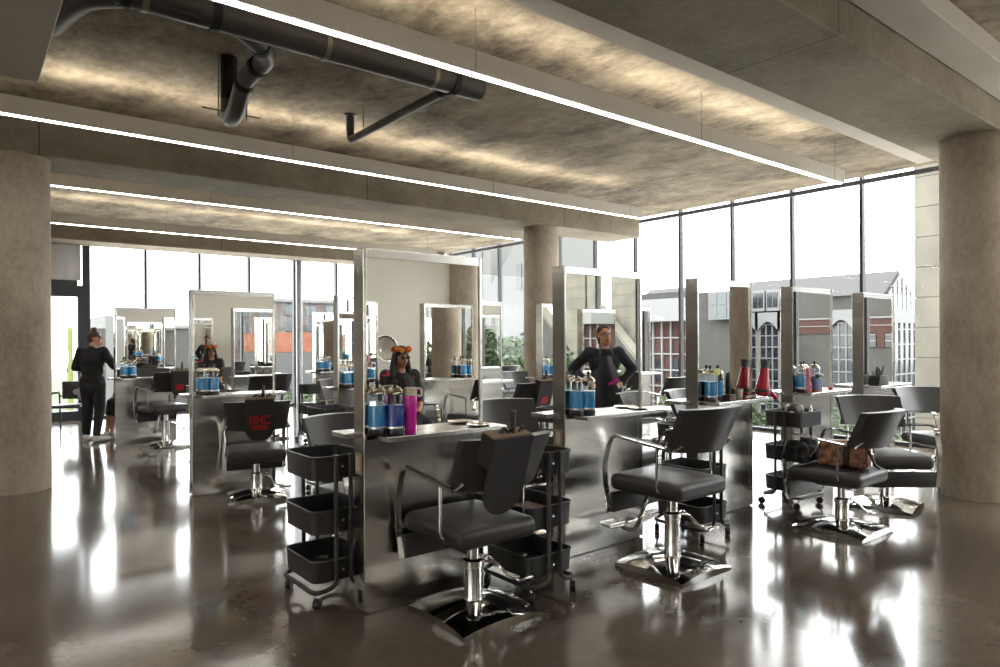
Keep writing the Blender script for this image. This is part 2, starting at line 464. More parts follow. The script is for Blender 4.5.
# the glazed door in the back front, with a solid grey panel over it
d = bpy.data.objects.new('door_1', None); COL.objects.link(d); d['kind'] = 'structure'; d.location = (0.55, GY, 0)
bm = BM()
box(bm, 0, -0.07, 0, 0.14, 0.07, 2.62); box(bm, 1.28, -0.07, 0, 1.37, 0.07, 2.62)
box(bm, 0.14, -0.07, 2.40, 1.28, 0.07, 2.72); box(bm, 0.14, -0.07, 0, 1.28, 0.07, 0.17)
box(bm, 0.0, -0.07, 2.62, 0.08, 0.07, 3.6)
obj('door_frame', bm, M['mullion'], d, smooth=False)
bm = BM(); box(bm, 0.14, -0.008, 0.17, 1.28, 0.008, 2.40); obj('door_glass', bm, M['pane'], d, smooth=False)
bm = BM(); box(bm, 0.08, -0.03, 2.72, 1.335, 0.03, 3.6); obj('transom_panel', bm, mat('grey panel', rgb(232, 233, 236), 0.5, noise=((3, 3, .4), rgb(214, 216, 220), .4, .6)), d, smooth=False)
bm = BM(); tube(bm, rounded([(1.10, -0.07, 0.9), (1.10, -0.13, 0.9), (1.10, -0.13, 1.35), (1.10, -0.07, 1.35)], 0.03), 0.012); obj('door_handle', bm, M['chrome'], d)

# ------------------------------------------------------------------ linear lamps
def linear_lamp(y, x1, label, x0=-8.0):
    t = thing('linear_pendant_lamp', label, 'lamp', (0, y, 0), 0, 'linear pendant lamps under the concrete slab')
    w = 0.10
    bm = BM(); box(bm, x0, -w / 2, ZF + 0.006, x1, w / 2, ZF + 0.156); obj('housing', bm, M['fixture'], t, smooth=False)
    bm = BM(); box(bm, x0 + 0.005, -0.027, ZF + 0.003, x1 - 0.005, 0.027, ZF + 0.010); obj('diffuser', bm, M['lens'], t, smooth=False)
    bm = BM(); box(bm, x0 + 0.6, -0.035, ZF + 0.150, x1 - 0.6, 0.035, ZF + 0.1565); obj('uplight_diffuser', bm, M['uplens'], t, smooth=False)
    x = x1 - 0.25
    while x > max(0.6, x0 + 0.2):
        bm = BM(); tube(bm, [(x, -0.052, ZF + 0.02), (x, -0.052, ZS)], 0.0022, 6); obj('suspension_wire', bm, M['wire'], t)
        x -= 2.6
linear_lamp(3.82, 8.25, 'brightest linear pendant lamp, crossing the top centre of the ceiling past the drain pipe', 0.5)
linear_lamp(6.80, 8.13, 'linear pendant lamp just in front of the concrete beam over the left column')
linear_lamp(9.56, 8.10, 'linear pendant lamp just behind the concrete beam over the left column')
linear_lamp(12.53, 8.20, 'linear pendant lamp farthest back, near the rear window wall')
linear_lamp(-2.35, 8.1, 'unseen linear pendant lamp overhead, added to brighten the rear wall', 0.0)  # extra lamp out of view, added to lift the rear wall
linear_lamp(0.45, 8.25, 'linear pendant lamp overhead in front of the rear wall, seen only in reflection')

# ------------------------------------------------------------------ drain pipes under the slab
t = thing('drain_pipe', 'thick dark grey drain pipe hung under the slab beside the brightest lamp', 'pipe')
yb, zp, rp = 4.45, 3.555, 0.095
bm = BM(); tube(bm, [(0.72, yb, zp), (3.34, yb, zp)], rp, 24); obj('main_run', bm, M['pipe'], t)
for x in (0.74, 1.24, 3.05): 
    bm = BM(); tube(bm, [(x, yb, zp), (x + 0.05, yb, zp)], rp + 0.008, 24); obj('coupling', bm, M['rubber'], t)
for x in (0.85, 1.98, 2.86):
    bm = BM(); tube(bm, [(x, yb, zp), (x + 0.035, yb, zp)], rp + 0.006, 24)
    box(bm, x, yb - 0.005, zp + rp, x + 0.035, yb + 0.005, ZS); obj('strap', bm, M['clampmetal'], t)
bm = BM(); tube(bm, rounded([(0.455, 5.2, zp), (0.58, 4.62, zp), (0.80, yb, zp)], 0.14), rp * 0.98, 24); obj('elbow', bm, M['pipe'], t)
# wye, trap and riser
bm = BM(); tube(bm, rounded([(1.38, yb, zp), (1.60, 4.60, 3.51), (1.67, 4.70, 3.50)], 0.1), 0.07, 20); obj('wye_branch', bm, M['pipe'], t)
bm = BM(); tube(bm, rounded([(1.62, 4.62, 3.508), (1.71, 4.76, 3.49), (1.66, 5.08, 3.44), (1.70, 5.42, 3.29), (1.72, 5.66, 3.29), (1.72, 5.66, 3.45)], 0.12, 6), 0.068, 20); obj('trap', bm, M['pipe'], t)
bm = BM(); tube(bm, [(1.72, 5.66, 3.32), (1.72, 5.66, ZS)], 0.066, 20); obj('riser', bm, M['rubber'], t)
for p, q in (((1.60, 4.60, 3.511), (1.625, 4.635, 3.507)), ((1.690, 4.86, 3.473), (1.683, 4.90, 3.467)), ((1.668, 5.10, 3.43), (1.671, 5.14, 3.41))):
    bm = BM(); tube(bm, [p, q], 0.076, 20); obj('coupling', bm, M['rubber'], t)
bm = BM(); tube(bm, [(1.50, 5.60, 3.335), (1.95, 5.60, 3.335)], 0.007, 6); tube(bm, [(1.62, 5.60, 3.29), (1.62, 5.60, ZS)], 0.006, 6); tube(bm, [(1.84, 5.60, 3.29), (1.84, 5.60, ZS)], 0.006, 6); obj('riser_clamp', bm, M['clampmetal'], t)
# thin branch toward the back
bm = BM(); tube(bm, rounded([(3.12, yb, zp - 0.01), (3.12, 6.22, 3.54), (3.12, 6.34, 3.54), (3.12, 6.34, 3.66)], 0.07), 0.038, 16); obj('branch_run', bm, M['pipe'], t)
bm = BM(); tube(bm, [(3.12, 6.34, 3.62), (3.12, 6.34, ZS)], 0.042, 16); tube(bm, [(3.12, 6.34, 3.785), (3.12, 6.34, ZS)], 0.06, 16); obj('floor_drain_stub', bm, M['pipe'], t)
bm = BM(); tube(bm, [(3.12, 6.05, 3.50)] + [(3.12 + 0.045 * math.cos(a), 6.05, 3.545 + 0.045 * math.sin(a)) for a in [R(-90 + 30 * k) for k in range(0, 13)]], 0.005, 6); tube(bm, [(3.12, 6.05, 3.59), (3.12, 6.05, ZS)], 0.005, 6); obj('pipe_hanger', bm, M['clampmetal'], t)
bm = BM(); tube(bm, [(3.12, 4.62, 3.55), (3.12, 4.68, 3.55)], 0.047, 16); obj('coupling', bm, M['rubber'], t)

# ------------------------------------------------------------------ styling stations
W, TK, H, ZSH = 0.82, 0.122, 2.016, 0.985
def make_station(label):
    t = thing('styling_station', label, 'styling station', (0, 0, 0))
    bm = BM(); box(bm, 0.003, 0.003, 0.012, W - 0.003, TK - 0.003, ZSH - 0.03, bev=0.003, seg=1); 
    box(bm, 0.02, 0.015, 0, W - 0.02, TK - 0.015, 0.014)
    obj('base_cabinet', bm, M['steel'], t, smooth=False)
    for x in (0.0, W - 0.055):
        bm = BM(); box(bm, x, 0, 0.012, x + 0.055, TK, ZSH - 0.03, bev=0.002, seg=1); obj('corner_trim', bm, M['steel'], t, smooth=False)
    for x in (0.0, W - 0.022):
        bm = BM(); box(bm, x, 0, ZSH - 0.03, x + 0.022, TK, H, bev=0.003, seg=1); obj('frame_post', bm, M['steel'], t, smooth=False)
    bm = BM(); box(bm, 0.022, 0.004, H - 0.042, W - 0.022, TK - 0.004, H, bev=0.003, seg=1)
    box(bm, 0.022, -0.002, H - 0.050, W - 0.022, 0.014, H - 0.040); box(bm, 0.022, TK - 0.014, H - 0.050, W - 0.022, TK + 0.002, H - 0.040)
    obj('top_rail', bm, M['satin'], t, smooth=False)
    for y, sgn in ((0.010, -1), (TK - 0.015, 1)):
        bm = BM(); box(bm, 0.022, y, ZSH - 0.004, W - 0.022, y + 0.005, H - 0.04); obj('mirror', bm, M['mirror'], t, smooth=False)
    bm = BM(); box(bm, 0.055, -0.165, ZSH - 0.03, W + 0.06, 0.009, ZSH, bev=0.004, seg=2); obj('shelf', bm, M['satin'], t, smooth=False)
    bm = BM(); box(bm, -0.06, TK - 0.009, ZSH - 0.03, W - 0.055, TK + 0.165, ZSH, bev=0.004, seg=2); obj('shelf', bm, M['satin'], t, smooth=False)
    for x, sg in ((0, -1), (W, 1)):
        bm = BM(); x0, x1 = (x - 0.006, x + 0.001) if sg < 0 else (x - 0.001, x + 0.006)
        box(bm, x0, 0.025, 0.76, x1, 0.098, 0.88, bev=0.002, seg=1); ob = obj('power_outlet', bm, M['brass'], t, smooth=False)
        bm = BM(); xx0, xx1 = (x - 0.008, x - 0.004) if sg < 0 else (x + 0.004, x + 0.008)
        box(bm, xx0, 0.042, 0.78, xx1, 0.081, 0.86); obj('socket', bm, M['cream'], ob, smooth=False)
        bm = BM(); box(bm, x0, 0.045, 0.05, x1, 0.077, 0.12); obj('floor_socket', bm, M['blackplastic'], t, smooth=False)
    return t
st_proto = None
def station(x, y, label, group):
    global st_proto
    if st_proto is None:
        st_proto = make_station(label); st_proto.location = (x, y, 0); st_proto['group'] = group
        return st_proto
    return dup(st_proto, (x, y, 0), 0, label, group)
PIT = 1.527
A1, B1 = 1.743, 3.394
A2, B2 = 1.780, 7.052
A3, B3 = 1.780, 11.20
A0, B0 = 1.92, -1.22
front = ['tall mirrored steel styling station nearest the camera, magenta bottle on its shelf',
         'second steel styling station of the front row, the standing woman reflected in its mirror',
         'third steel styling station of the front row, red hair dryer standing on its shelf',
         'fourth steel styling station of the front row, blue box and pink fabric on its shelf',
         'fifth steel styling station of the front row, narrowest in view, beside the right column']
for k in range(5): station(A1 + k * PIT, B1, front[k], 'front row of styling stations')
mid = ['steel styling station behind the chair that carries the black pouch with red letters',
       'second steel styling station of the middle row, half hidden behind the nearest station',
       'third steel styling station of the middle row, seen just right of the nearest mirror frame',
       'fourth steel styling station of the middle row, in front of the slim far column',
       'fifth steel styling station of the middle row, mostly hidden behind the front row']
for k in range(5): station(A2 + k * PIT, B2, mid[k], 'middle row of styling stations')
far = ['steel styling station farthest left, beside the woman in the black jacket',
       'second steel styling station of the far row, hidden behind the middle row',
       'third steel styling station of the far row, small, left of the nearest mirror frame',
       'fourth steel styling station of the far row, mostly hidden',
       'fifth steel styling station of the far row, close to the right windows']
for k in range(5): station(A3 + k * PIT, B3, far[k], 'far row of styling stations')
rear = ['first steel styling station of the reflected row, seen only in mirrors',
        'second steel styling station of the reflected row, beside the flower crown',
        'third steel styling station of the reflected row, right of the flower-crowned woman',
        'fourth steel styling station of the reflected row, between mirrors',
        'fifth steel styling station of the reflected row, behind the standing woman in the second mirror']
for k in range(5): station(A0 + k * PIT, B0, rear[k], 'reflected row of styling stations')

# ------------------------------------------------------------------ salon chairs
def chair_base_bm():
    bm = BM(); n = 14; hx, hy = 0.26, 0.27
    def zt(u, v): return 0.022 + 0.026 * (1 - u * u) + 0.026 * (1 - v * v) + 0.012 * (1 - u * u) * (1 - v * v)
    g = [[bm.verts.new((hx * u, hy * v, zt(u, v))) for u in [2 * i / n - 1 for i in range(n + 1)]] for v in [2 * j / n - 1 for j in range(n + 1)]]
    for j in range(n):
        for i in range(n): bm.faces.new((g[j][i], g[j][i + 1], g[j + 1][i + 1], g[j + 1][i]))
    rim = [g[0][i] for i in range(n + 1)] + [g[j][n] for j in range(1, n + 1)] + [g[n][i] for i in range(n - 1, -1, -1)] + [g[j][0] for j in range(n - 1, 0, -1)]
    low = []
    for v in rim:
        c = v.co; low.append(bm.verts.new((c.x * 0.985, c.y * 0.985, 0.0)))
    for i in range(len(rim)):
        k = (i + 1) % len(rim); bm.faces.new((rim[i], low[i], low[k], rim[k]))
    return bm
def seat_bm(s):
    bm = BM(); box(bm, -0.262, -0.25, s - 0.12, 0.262, 0.325, s - 0.01, bev=0.045, seg=5)
    bmesh.ops.subdivide_edges(bm, edges=[e for e in bm.edges if e.calc_length() > 0.3], cuts=6, use_grid_fill=True)
    for v in bm.verts:
        if v.co.z > s - 0.06:
            u = v.co.x / 0.262; w = (v.co.y - 0.04) / 0.29
            v.co.z += 0.022 * max(0, 1 - u * u) * max(0, 1 - w * w)
    return bm
def back_bm(s):
    bm = BM(); nx, nz = 16, 8; wdt, z0, z1 = 0.29, s + 0.19, s + 0.46
    th = 0.078
    def P(i, j, side):
        u = 2 * i / nx - 1; t = j / nz
        w = wdt * (0.93 + 0.07 * t)
        y = -0.275 - 0.125 * t + 0.10 * u * u
        thick = th * (1 - 0.35 * abs(u) ** 6)
        z = z0 + (z1 - z0) * t + 0.012 * (1 - u * u) * (t - 0.5)
        return Vector((w * u, y + (thick / 2 if side else -thick / 2), z))
    F = [[bm.verts.new(P(i, j, 1)) for i in range(nx + 1)] for j in range(nz + 1)]
    B = [[bm.verts.new(P(i, j, 0)) for i in range(nx + 1)] for j in range(nz + 1)]
    for j in range(nz):
        for i in range(nx):
            bm.faces.new((F[j][i], F[j + 1][i], F[j + 1][i + 1], F[j][i + 1])); bm.faces.new((B[j][i], B[j][i + 1], B[j + 1][i + 1], B[j + 1][i]))
    for j in range(nz):
        for i in (0, nx):
            bm.faces.new((F[j][i], F[j + 1][i], B[j + 1][i], B[j][i]))
    for i in range(nx):
        for j in (0, nz):
            bm.faces.new((F[j][i], F[j][i + 1], B[j][i + 1], B[j][i]))
    es = [e for e in bm.edges if e.is_manifold and e.calc_face_angle(0) > R(60)]
    bmesh.ops.recalc_face_normals(bm, faces=bm.faces)
    bmesh.ops.bevel(bm, geom=es, offset=0.014, segments=3, profile=0.5, affect='EDGES')
    return bm
protos = {}
def make_chair(s, foot, label):
    t = thing('salon_chair', label, 'chair')
    obj('base', chair_base_bm(), M['chrome'], t)
    bm = BM(); top = s - 0.17
    lathe(bm, [(0.062, 0.07), (0.056, 0.09), (0.052, 0.1), (0.052, top - 0.12), (0.058, top - 0.115), (0.058, top - 0.085), (0.045, top - 0.08), (0.034, top - 0.075), (0.034, top + 0.03)], 24); obj('column', bm, M['chrome'], t)
    bm = BM(); box(bm, -0.13, -0.13, s - 0.15, 0.13, 0.15, s - 0.112, bev=0.01, seg=2); obj('seat_plate', bm, M['blackplastic'], t)
    bm = BM(); zz = top - 0.10
    tube(bm, rounded([(0.05, -0.02, zz), (0.12, -0.05, zz - 0.01), (0.17, -0.1, zz - 0.09), (0.23, -0.12, zz - 0.1)], 0.03), 0.008, 8)
    tube(bm, rounded([(0.05, 0.0, zz), (0.11, 0.0, zz + 0.02), (0.16, -0.08, zz - 0.08)], 0.03), 0.007, 8)
    box(bm, 0.20, -0.15, zz - 0.118, 0.31, -0.09, zz - 0.1, bev=0.006, seg=2); obj('pump_lever', bm, M['chrome'], t)
    obj('seat', seat_bm(s), M['vinyl'], t, angle=60)
    obj('backrest', back_bm(s), M['vinyl'], t, angle=50)
    for sg in (-1, 1):
        x = 0.283 * sg
        pts = rounded([(x, -0.235, s + 0.20), (x, 0.275, s + 0.255), (x, 0.335, s + 0.05), (x, 0.325, s - 0.08), (x, 0.295, s - 0.265)], 0.07, 6)
        bm = BM(); sweep_flat(bm, pts, 0.036, 0.012)
        bmesh.ops.bevel(bm, geom=[e for e in bm.edges if e.is_manifold and e.calc_face_angle(0) > R(60)], offset=0.003, segments=2, affect='EDGES')
        ar = obj('armrest', bm, M['chrome'], t)
        bm = BM(); box(bm, x - 0.008, -0.2, s + 0.202, x + 0.008, 0.24, s + 0.207)
        xf(bm, Matrix.Translation((0, 0, s + 0.2)) @ Matrix.Rotation(R(6.1), 4, 'X') @ Matrix.Translation((0, 0, -s - 0.2)) ); 
        for v in bm.verts: v.co.z += 0.033
        obj('arm_pad', bm, M['vinyl'], ar)
        bm = BM(); tube(bm, rounded([(x, -0.10, s + 0.21), (x, -0.10, s - 0.06), (x * 0.8, -0.10, s - 0.085)], 0.03), 0.009, 10); obj('arm_support', bm, M['chrome'], t)
        bm = BM(); tube(bm, [(x, -0.225, s + 0.2), (x * 0.9, -0.27, s + 0.24)], 0.010, 8); obj('back_bracket', bm, M['chrome'], t)
    bm = BM(); box(bm, -0.265, 0.285, s - 0.27, 0.265, 0.307, s - 0.135, bev=0.006, seg=2); obj('calf_rest', bm, M['vinyl'], t)
    if foot:
        bm = BM(); tube(bm, rounded([(0, 0.10, s - 0.14), (0, 0.20, s - 0.17), (0, 0.27, s - 0.36), (0, 0.33, 0.175), (0, 0.42, 0.18), (0, 0.47, 0.21)], 0.06), 0.017, 12); fr = obj('footrest', bm, M['chrome'], t)
        for sg in (-1, 1):
            bm = BM(); box(bm, 0.02 * sg, 0.40, 0.205, 0.15 * sg, 0.50, 0.222, bev=0.008, seg=2); obj('foot_pad', bm, M['satin'], fr)
        bm = BM(); tube(bm, [(-0.14, 0.45, 0.205), (0.14, 0.45, 0.205)], 0.012, 8); obj('foot_bar', bm, M['chrome'], fr)
    return t
def chair(x, y, rz, s, foot, label, group):
    k = (s, foot)
    if k not in protos:
        protos[k] = make_chair(s, foot, label); o = protos[k]
        o.location = (x, y, 0); o.rotation_euler = (0, 0, R(rz)); o['group'] = group; return o
    return dup(protos[k], (x, y, 0), rz, label, group)
G1 = 'salon chairs in front of the front row'
chair(2.22, 3.035, 0, 0.55, False, 'black salon chair nearest the camera, tool pouch over its back', G1)
chair(3.67, 2.80, 0, 0.62, True, 'empty black salon chair with chrome footrest before the second station', G1)
chair(5.44, 2.52, 0, 0.50, False, 'black salon chair with a brown patterned handbag on its seat', G1)
c4 = chair(6.50, 2.63, 140, 0.50, False, 'black salon chair turned toward the camera beside the right column', G1)
for ch in c4.children:
    if ch.name.startswith('base'): ch.rotation_euler = (0, 0, R(-40))
chair(8.15, 2.76, 150, 0.50, False, 'black salon chair farthest right, bluish back beside the round right column', G1)
G2 = 'salon chairs on the far side of the front row'
chair(2.20, 4.33, 182, 0.50, False, 'black salon chair behind the nearest station, shining curved back above the rolling cart', G2)
chair(3.47, 4.08, 172, 0.55, False, 'shiny tilted black salon chair seen between the first and second stations', G2)
chair(4.55, 4.05, 185, 0.55, False, 'black salon chair whose back shows between the second and third stations', G2)
chair(6.10, 4.20, 180, 0.50, False, 'black salon chair with a white-lit seat between the third and fourth stations', G2)
G3 = 'salon chairs in front of the middle row'
chair(2.25, 6.62, -16, 0.49, False, 'black salon chair seen from behind, pouch with red letters on its back', G3)
chair(3.72, 6.45, 5, 0.55, False, 'black salon chair before the second station of the middle row', G3)
chair(5.22, 6.25, 8, 0.55, False, 'black salon chair carrying the pouch with a plain red patch', G3)
chair(6.75, 6.40, -5, 0.55, False, 'black salon chair before the fourth station of the middle row', G3)
chair(8.20, 6.40, 0, 0.50, False, 'black salon chair before the fifth station of the middle row', G3)
G4 = 'salon chairs on the far side of the middle row'
for x, rz, l in ((2.3, 178, 'first'), (3.9, 186, 'second'), (5.35, 176, 'third'), (6.85, 184, 'fourth'), (8.4, 180, 'fifth')):
    chair(x, 7.95, rz, 0.55, False, 'black salon chair behind the middle row, %s from the left' % l, G4)
G5 = 'salon chairs in front of the far row'
chair(2.33, 10.66, 12, 0.62, True, 'black salon chair in profile farthest left, before the far steel station', G5)
for x, rz, l in ((3.8, -8, 'second'), (5.35, 6, 'third'), (6.9, 0, 'fourth'), (8.4, 4, 'fifth')):
    chair(x, 10.6, rz, 0.55, False, 'black salon chair before the far row, %s from the left' % l, G5)
G6 = 'salon chairs of the reflected row'
for x, rz, l in ((2.45, 180, 'first'), (5.35, 172, 'third'), (6.9, 186, 'fourth'), (8.4, 180, 'fifth')):
    chair(x, -0.42, rz, 0.55, False, 'black salon chair seen only in the mirrors, %s of the reflected row' % l, G6)
chair(3.87, 0.22, 8, 0.55, False, 'black salon chair under the flower-crowned woman in the mirror', G6)

# ------------------------------------------------------------------ rolling carts
def tray_bm(zt, dpt, hx=0.175, hy=0.215):
    bm = BM(); o = rrect(-hx, -hy, hx, hy, 0.05, 5); i = rrect(-hx + 0.008, -hy + 0.008, hx - 0.008, hy - 0.008, 0.043, 5)
    n = len(o)
    ob = [bm.verts.new((x * 0.97, y * 0.97, zt - dpt)) for x, y in o]; ot = [bm.verts.new((x, y, zt)) for x, y in o]
    it = [bm.verts.new((x, y, zt)) for x, y in i]; ib = [bm.verts.new((x * 0.97, y * 0.97, zt - dpt + 0.006)) for x, y in i]
    for k in range(n):
        j = (k + 1) % n
        bm.faces.new((ob[k], ob[j], ot[j], ot[k])); bm.faces.new((ot[k], ot[j], it[j], it[k])); bm.faces.new((it[k], it[j], ib[j], ib[k]))
    bm.faces.new(ob[::-1]); bm.faces.new(ib)
    return bm
def make_cart(label):
    t = thing('rolling_cart', label, 'cart')
    for zt, dp in ((0.85, 0.13), (0.545, 0.13), (0.265, 0.12)):
        tr = obj('tray', tray_bm(zt, dp), M['cart'], t)
        bm = BM(); tube(bm, [(x, y, zt) for x, y in rrect(-0.175, -0.215, 0.175, 0.215, 0.05, 5)] + [(0.175, 0.165, zt)], 0.006, 6); obj('rim', bm, M['cart'], tr)
        for sy in (-1, 1):
            bm = BM(); tube(bm, [(0.0, sy * 0.222, zt - 0.06), (0.0, sy * 0.226, zt - 0.06)], 0.007, 10); obj('screw', bm, M['satin'], tr)
    for sx in (-1, 1):
        y = 0.232
        pts = rounded([(sx * 0.045, -y, 0.86), (sx * 0.045, -y, 0.115), (sx * 0.175, -y, 0.10), (sx * 0.175, y, 0.10), (sx * 0.045, y, 0.115), (sx * 0.045, y, 0.86)], 0.06, 5)
        bm = BM(); tube(bm, pts, 0.013, 10); obj('frame_tube', bm, M['cart'], t)
    for sx in (-1, 1):
        for sy in (-1, 1):
            x, y = sx * 0.165, sy * 0.205
            bm = BM(); tube(bm, rounded([(x, y, 0.1), (x, y, 0.075), (x + 0.018, y + 0.01, 0.066), (x + 0.024, y + 0.012, 0.03)], 0.02), 0.008, 8); c = obj('caster', bm, M['chrome'], t)
            bm = BM(); tube(bm, [(x + 0.012, y + 0.028, 0.031), (x + 0.034, y + 0.004, 0.031)], 0.03, 16); obj('wheel', bm, M['blackplastic'], c)
    return t
cart_proto = None
def cart(x, y, rz, label, group='black three tier rolling carts'):
    global cart_proto
    if cart_proto is None:
        cart_proto = make_cart(label); cart_proto.location = (x, y, 0); cart_proto.rotation_euler = (0, 0, R(rz)); cart_proto['group'] = group
        return cart_proto
    return dup(cart_proto, (x, y, 0), rz, label, group)
cart(1.71, 3.815, 0, 'black three tier rolling cart left of the nearest station')
cart(2.69, 3.115, 0, 'black three tier rolling cart between the nearest chair and the second station')
cart(4.42, 3.19, 0, 'black three tier rolling cart behind the chair with the footrest')
cart(5.97, 3.20, 90, 'black three tier rolling cart heaped with hair tools under the red dryer')
cart(2.75, 4.75, 0, 'black three tier rolling cart on the far side of the nearest station')
cart(4.55, 4.75, 8, 'black three tier rolling cart behind the second station of the front row')
cart(2.90, 6.35, 0, 'black three tier rolling cart right of the chair with the red letters')
cart(4.25, 9.85, 90, 'black three tier rolling cart in the aisle before the far row')
cart(3.05, 10.5, 80, 'black three tier rolling cart beside the farthest left chair')
cart(3.25, -0.4, 10, 'black three tier rolling cart seen in the nearest mirror')
cart(8.95, 4.7, 0, 'black three tier rolling cart near the right windows')

# ------------------------------------------------------------------ disinfectant jars and bottles
def make_jar(label, liq):
    t = thing('disinfectant_jar', label, 'jar')
    bm = BM(); lathe(bm, [(0.048, 0), (0.052, 0.006), (0.052, 0.022), (0.047, 0.035)], 20); obj('base', bm, M['blackplastic'], t)
    bm = BM(); lathe(bm, [(0.0475, 0.034), (0.0475, 0.165)], 24); obj('liquid', bm, liq, t)
    bm = BM(); lathe(bm, [(0.049, 0.033), (0.049, 0.222), (0.044, 0.235)], 24, cap=False); obj('glass', bm, M['jarglass'], t)
    bm = BM(); lathe(bm, [(0.05, 0.232), (0.047, 0.242), (0.03, 0.258), (0.012, 0.266)], 24); obj('lid', bm, M['jarlid'], t)
    bm = BM(); lathe(bm, [(0.008, 0.262), (0.008, 0.278), (0.013, 0.284), (0.013, 0.296), (0.005, 0.302)], 12); obj('knob', bm, M['blackplastic'], t)
    bm = BM(); lathe(bm, [(0.0494, 0.036), (0.0499, 0.042), (0.0494, 0.048)], 24, cap=False); obj('label_band', bm, M['satin'], t)
    bm = BM(); box(bm, -0.003, -0.003, 0.05, 0.003, 0.003, 0.25); obj('dip_rod', bm, M['satin'], t)
    return t
jp = {}
def jar(x, y, label, deep=False, z=ZSH, group='disinfectant jars on the shelves'):
    if deep not in jp:
        jp[deep] = make_jar(label, M['deepblue'] if deep else M['blueliquid']); o = jp[deep]; o.location = (x, y, z); o['group'] = group; return o
    return dup(jp[deep], (x, y, z), 0, label, group)
jar(1.800, 3.348, 'blue disinfectant jar behind the frame post on the nearest shelf')
jar(1.885, 3.300, 'deep blue disinfectant jar beside the magenta bottle', True)
jar(3.335, 3.348, 'blue disinfectant jar against the frame on the second front shelf')
jar(3.425, 3.320, 'blue disinfectant jar in front of its twin on the second front shelf')
jar(4.900, 3.348, 'blue disinfectant jar at the frame post on the shelf with the red dryer')
jar(5.010, 3.348, 'blue disinfectant jar beside the black clipper on the shelf with the red dryer')
jar(6.400, 3.348, 'blue disinfectant jar behind the pink spotted fabric')
jar(6.660, 3.348, 'blue disinfectant jar with a wide lid behind the blue box')
jar(1.880, 7.006, 'blue disinfectant jar at the left end of the middle row shelf')
jar(1.965, 6.985, 'second blue disinfectant jar at the left end of the middle row shelf')
jar(3.400, 7.006, 'blue disinfectant jar just left of the nearest frame, in the middle row')
jar(3.500, 6.990, 'second blue disinfectant jar just left of the nearest frame, in the middle row')
jar(6.400, 7.006, 'blue disinfectant jar in front of the slim far column')
jar(6.500, 6.990, 'second blue disinfectant jar in front of the slim far column')
jar(1.900, 11.154, 'blue disinfectant jar on the farthest left shelf beside the woman in black')
jar(2.000, 11.140, 'second blue disinfectant jar on the farthest left shelf')
jar(4.920, 11.154, 'small blue disinfectant jar on the third shelf of the far row')
jar(5.030, 11.140, 'second small blue disinfectant jar on the third shelf of the far row')
for k in range(5):
    jar(A0 + k * PIT + 0.68, B0 + 0.21, 'blue disinfectant jar reflected in the mirrors, station %s of the reflected row' % ('one', 'two', 'three', 'four', 'five')[k])
    jar(A1 + k * PIT + 0.70, B1 + 0.21, 'blue disinfectant jar on the far side shelf of front row station %s' % ('one', 'two', 'three', 'four', 'five')[k])
jar(A0 + 2 * PIT + 0.58, B0 + 0.22, 'second blue disinfectant jar in the reflection beside the column')

t = thing('water_bottle', 'magenta water bottle with a white looped cap on the nearest shelf', 'bottle', (1.975, 3.285, ZSH))
bm = BM(); lathe(bm, [(0.030, 0), (0.034, 0.006), (0.034, 0.06), (0.031, 0.085), (0.034, 0.11), (0.036, 0.20), (0.033, 0.215)], 24); obj('body', bm, M['magenta'], t)
bm = BM(); lathe(bm, [(0.036, 0.213), (0.037, 0.25), (0.030, 0.258)], 24); obj('cap', bm, M['cream'], t)
bm = BM(); tube(bm, rounded([(0.03, 0, 0.25), (0.065, -0.01, 0.25), (0.065, -0.01, 0.20), (0.035, 0, 0.215)], 0.02), 0.006, 8); obj('carry_loop', bm, M['white'], t)
def dish(x, y, z, label):
    bm = BM(); lathe(bm, [(0.05, 0), (0.075, 0.008), (0.08, 0.014), (0.074, 0.013), (0.05, 0.005)], 24); o = obj('comb_dish', bm, M['jarlid']); o.location = (x, y, z); tag(o, label, 'dish')
dish(2.47, 3.30, ZSH, 'small round metal dish at the right end of the nearest shelf')
dish(3.98, 3.33, ZSH, 'small round metal dish at the right end of the second front shelf')

# hair dryers
def dryer(x, y, z, rz, label):
    t = thing('hair_dryer', label, 'hair dryer', (x, y, z), rz)
    bm = BM(); lathe(bm, [(0.03, 0), (0.048, 0.012), (0.052, 0.045), (0.046, 0.08), (0.034, 0.15), (0.030, 0.195)], 20); obj('barrel', bm, M['redplastic'], t)
    bm = BM(); lathe(bm, [(0.0465, 0.02), (0.0525, 0.03), (0.0515, 0.05), (0.0505, 0.052)], 20, cap=False); obj('intake_ring', bm, M['blackplastic'], t)
    bm = BM(); lathe(bm, [(0.031, 0.193), (0.030, 0.21), (0.036, 0.245), (0.036, 0.25)], 20); xf(bm, Matrix.Diagonal((1.25, 0.85, 1, 1))); obj('nozzle', bm, M['blackplastic'], t)
    bm = BM(); tube(bm, [(0.03, 0, 0.06), (0.08, 0, 0.045), (0.14, 0, 0.015), (0.165, 0, 0.004)], 0.02, 12, True, [0.022, 0.02, 0.018, 0.015]); obj('handle', bm, M['redplastic'], t)
    bm = BM(); tube(bm, rounded([(0.165, 0, 0.004), (0.22, 0.0, -0.02), (0.27, -0.02, -0.09), (0.33, -0.06, -0.125)], 0.05), 0.005, 8); obj('cord', bm, M['blackplastic'], t); return t
dr = dryer(5.63, 3.31, ZSH, -5, 'red hair dryer standing nozzle up on the third front shelf')
dr.scale = (1.25, 1.25, 1.3); dr.rotation_euler = (0, R(9), R(-5)); dr.location.z += 0.006
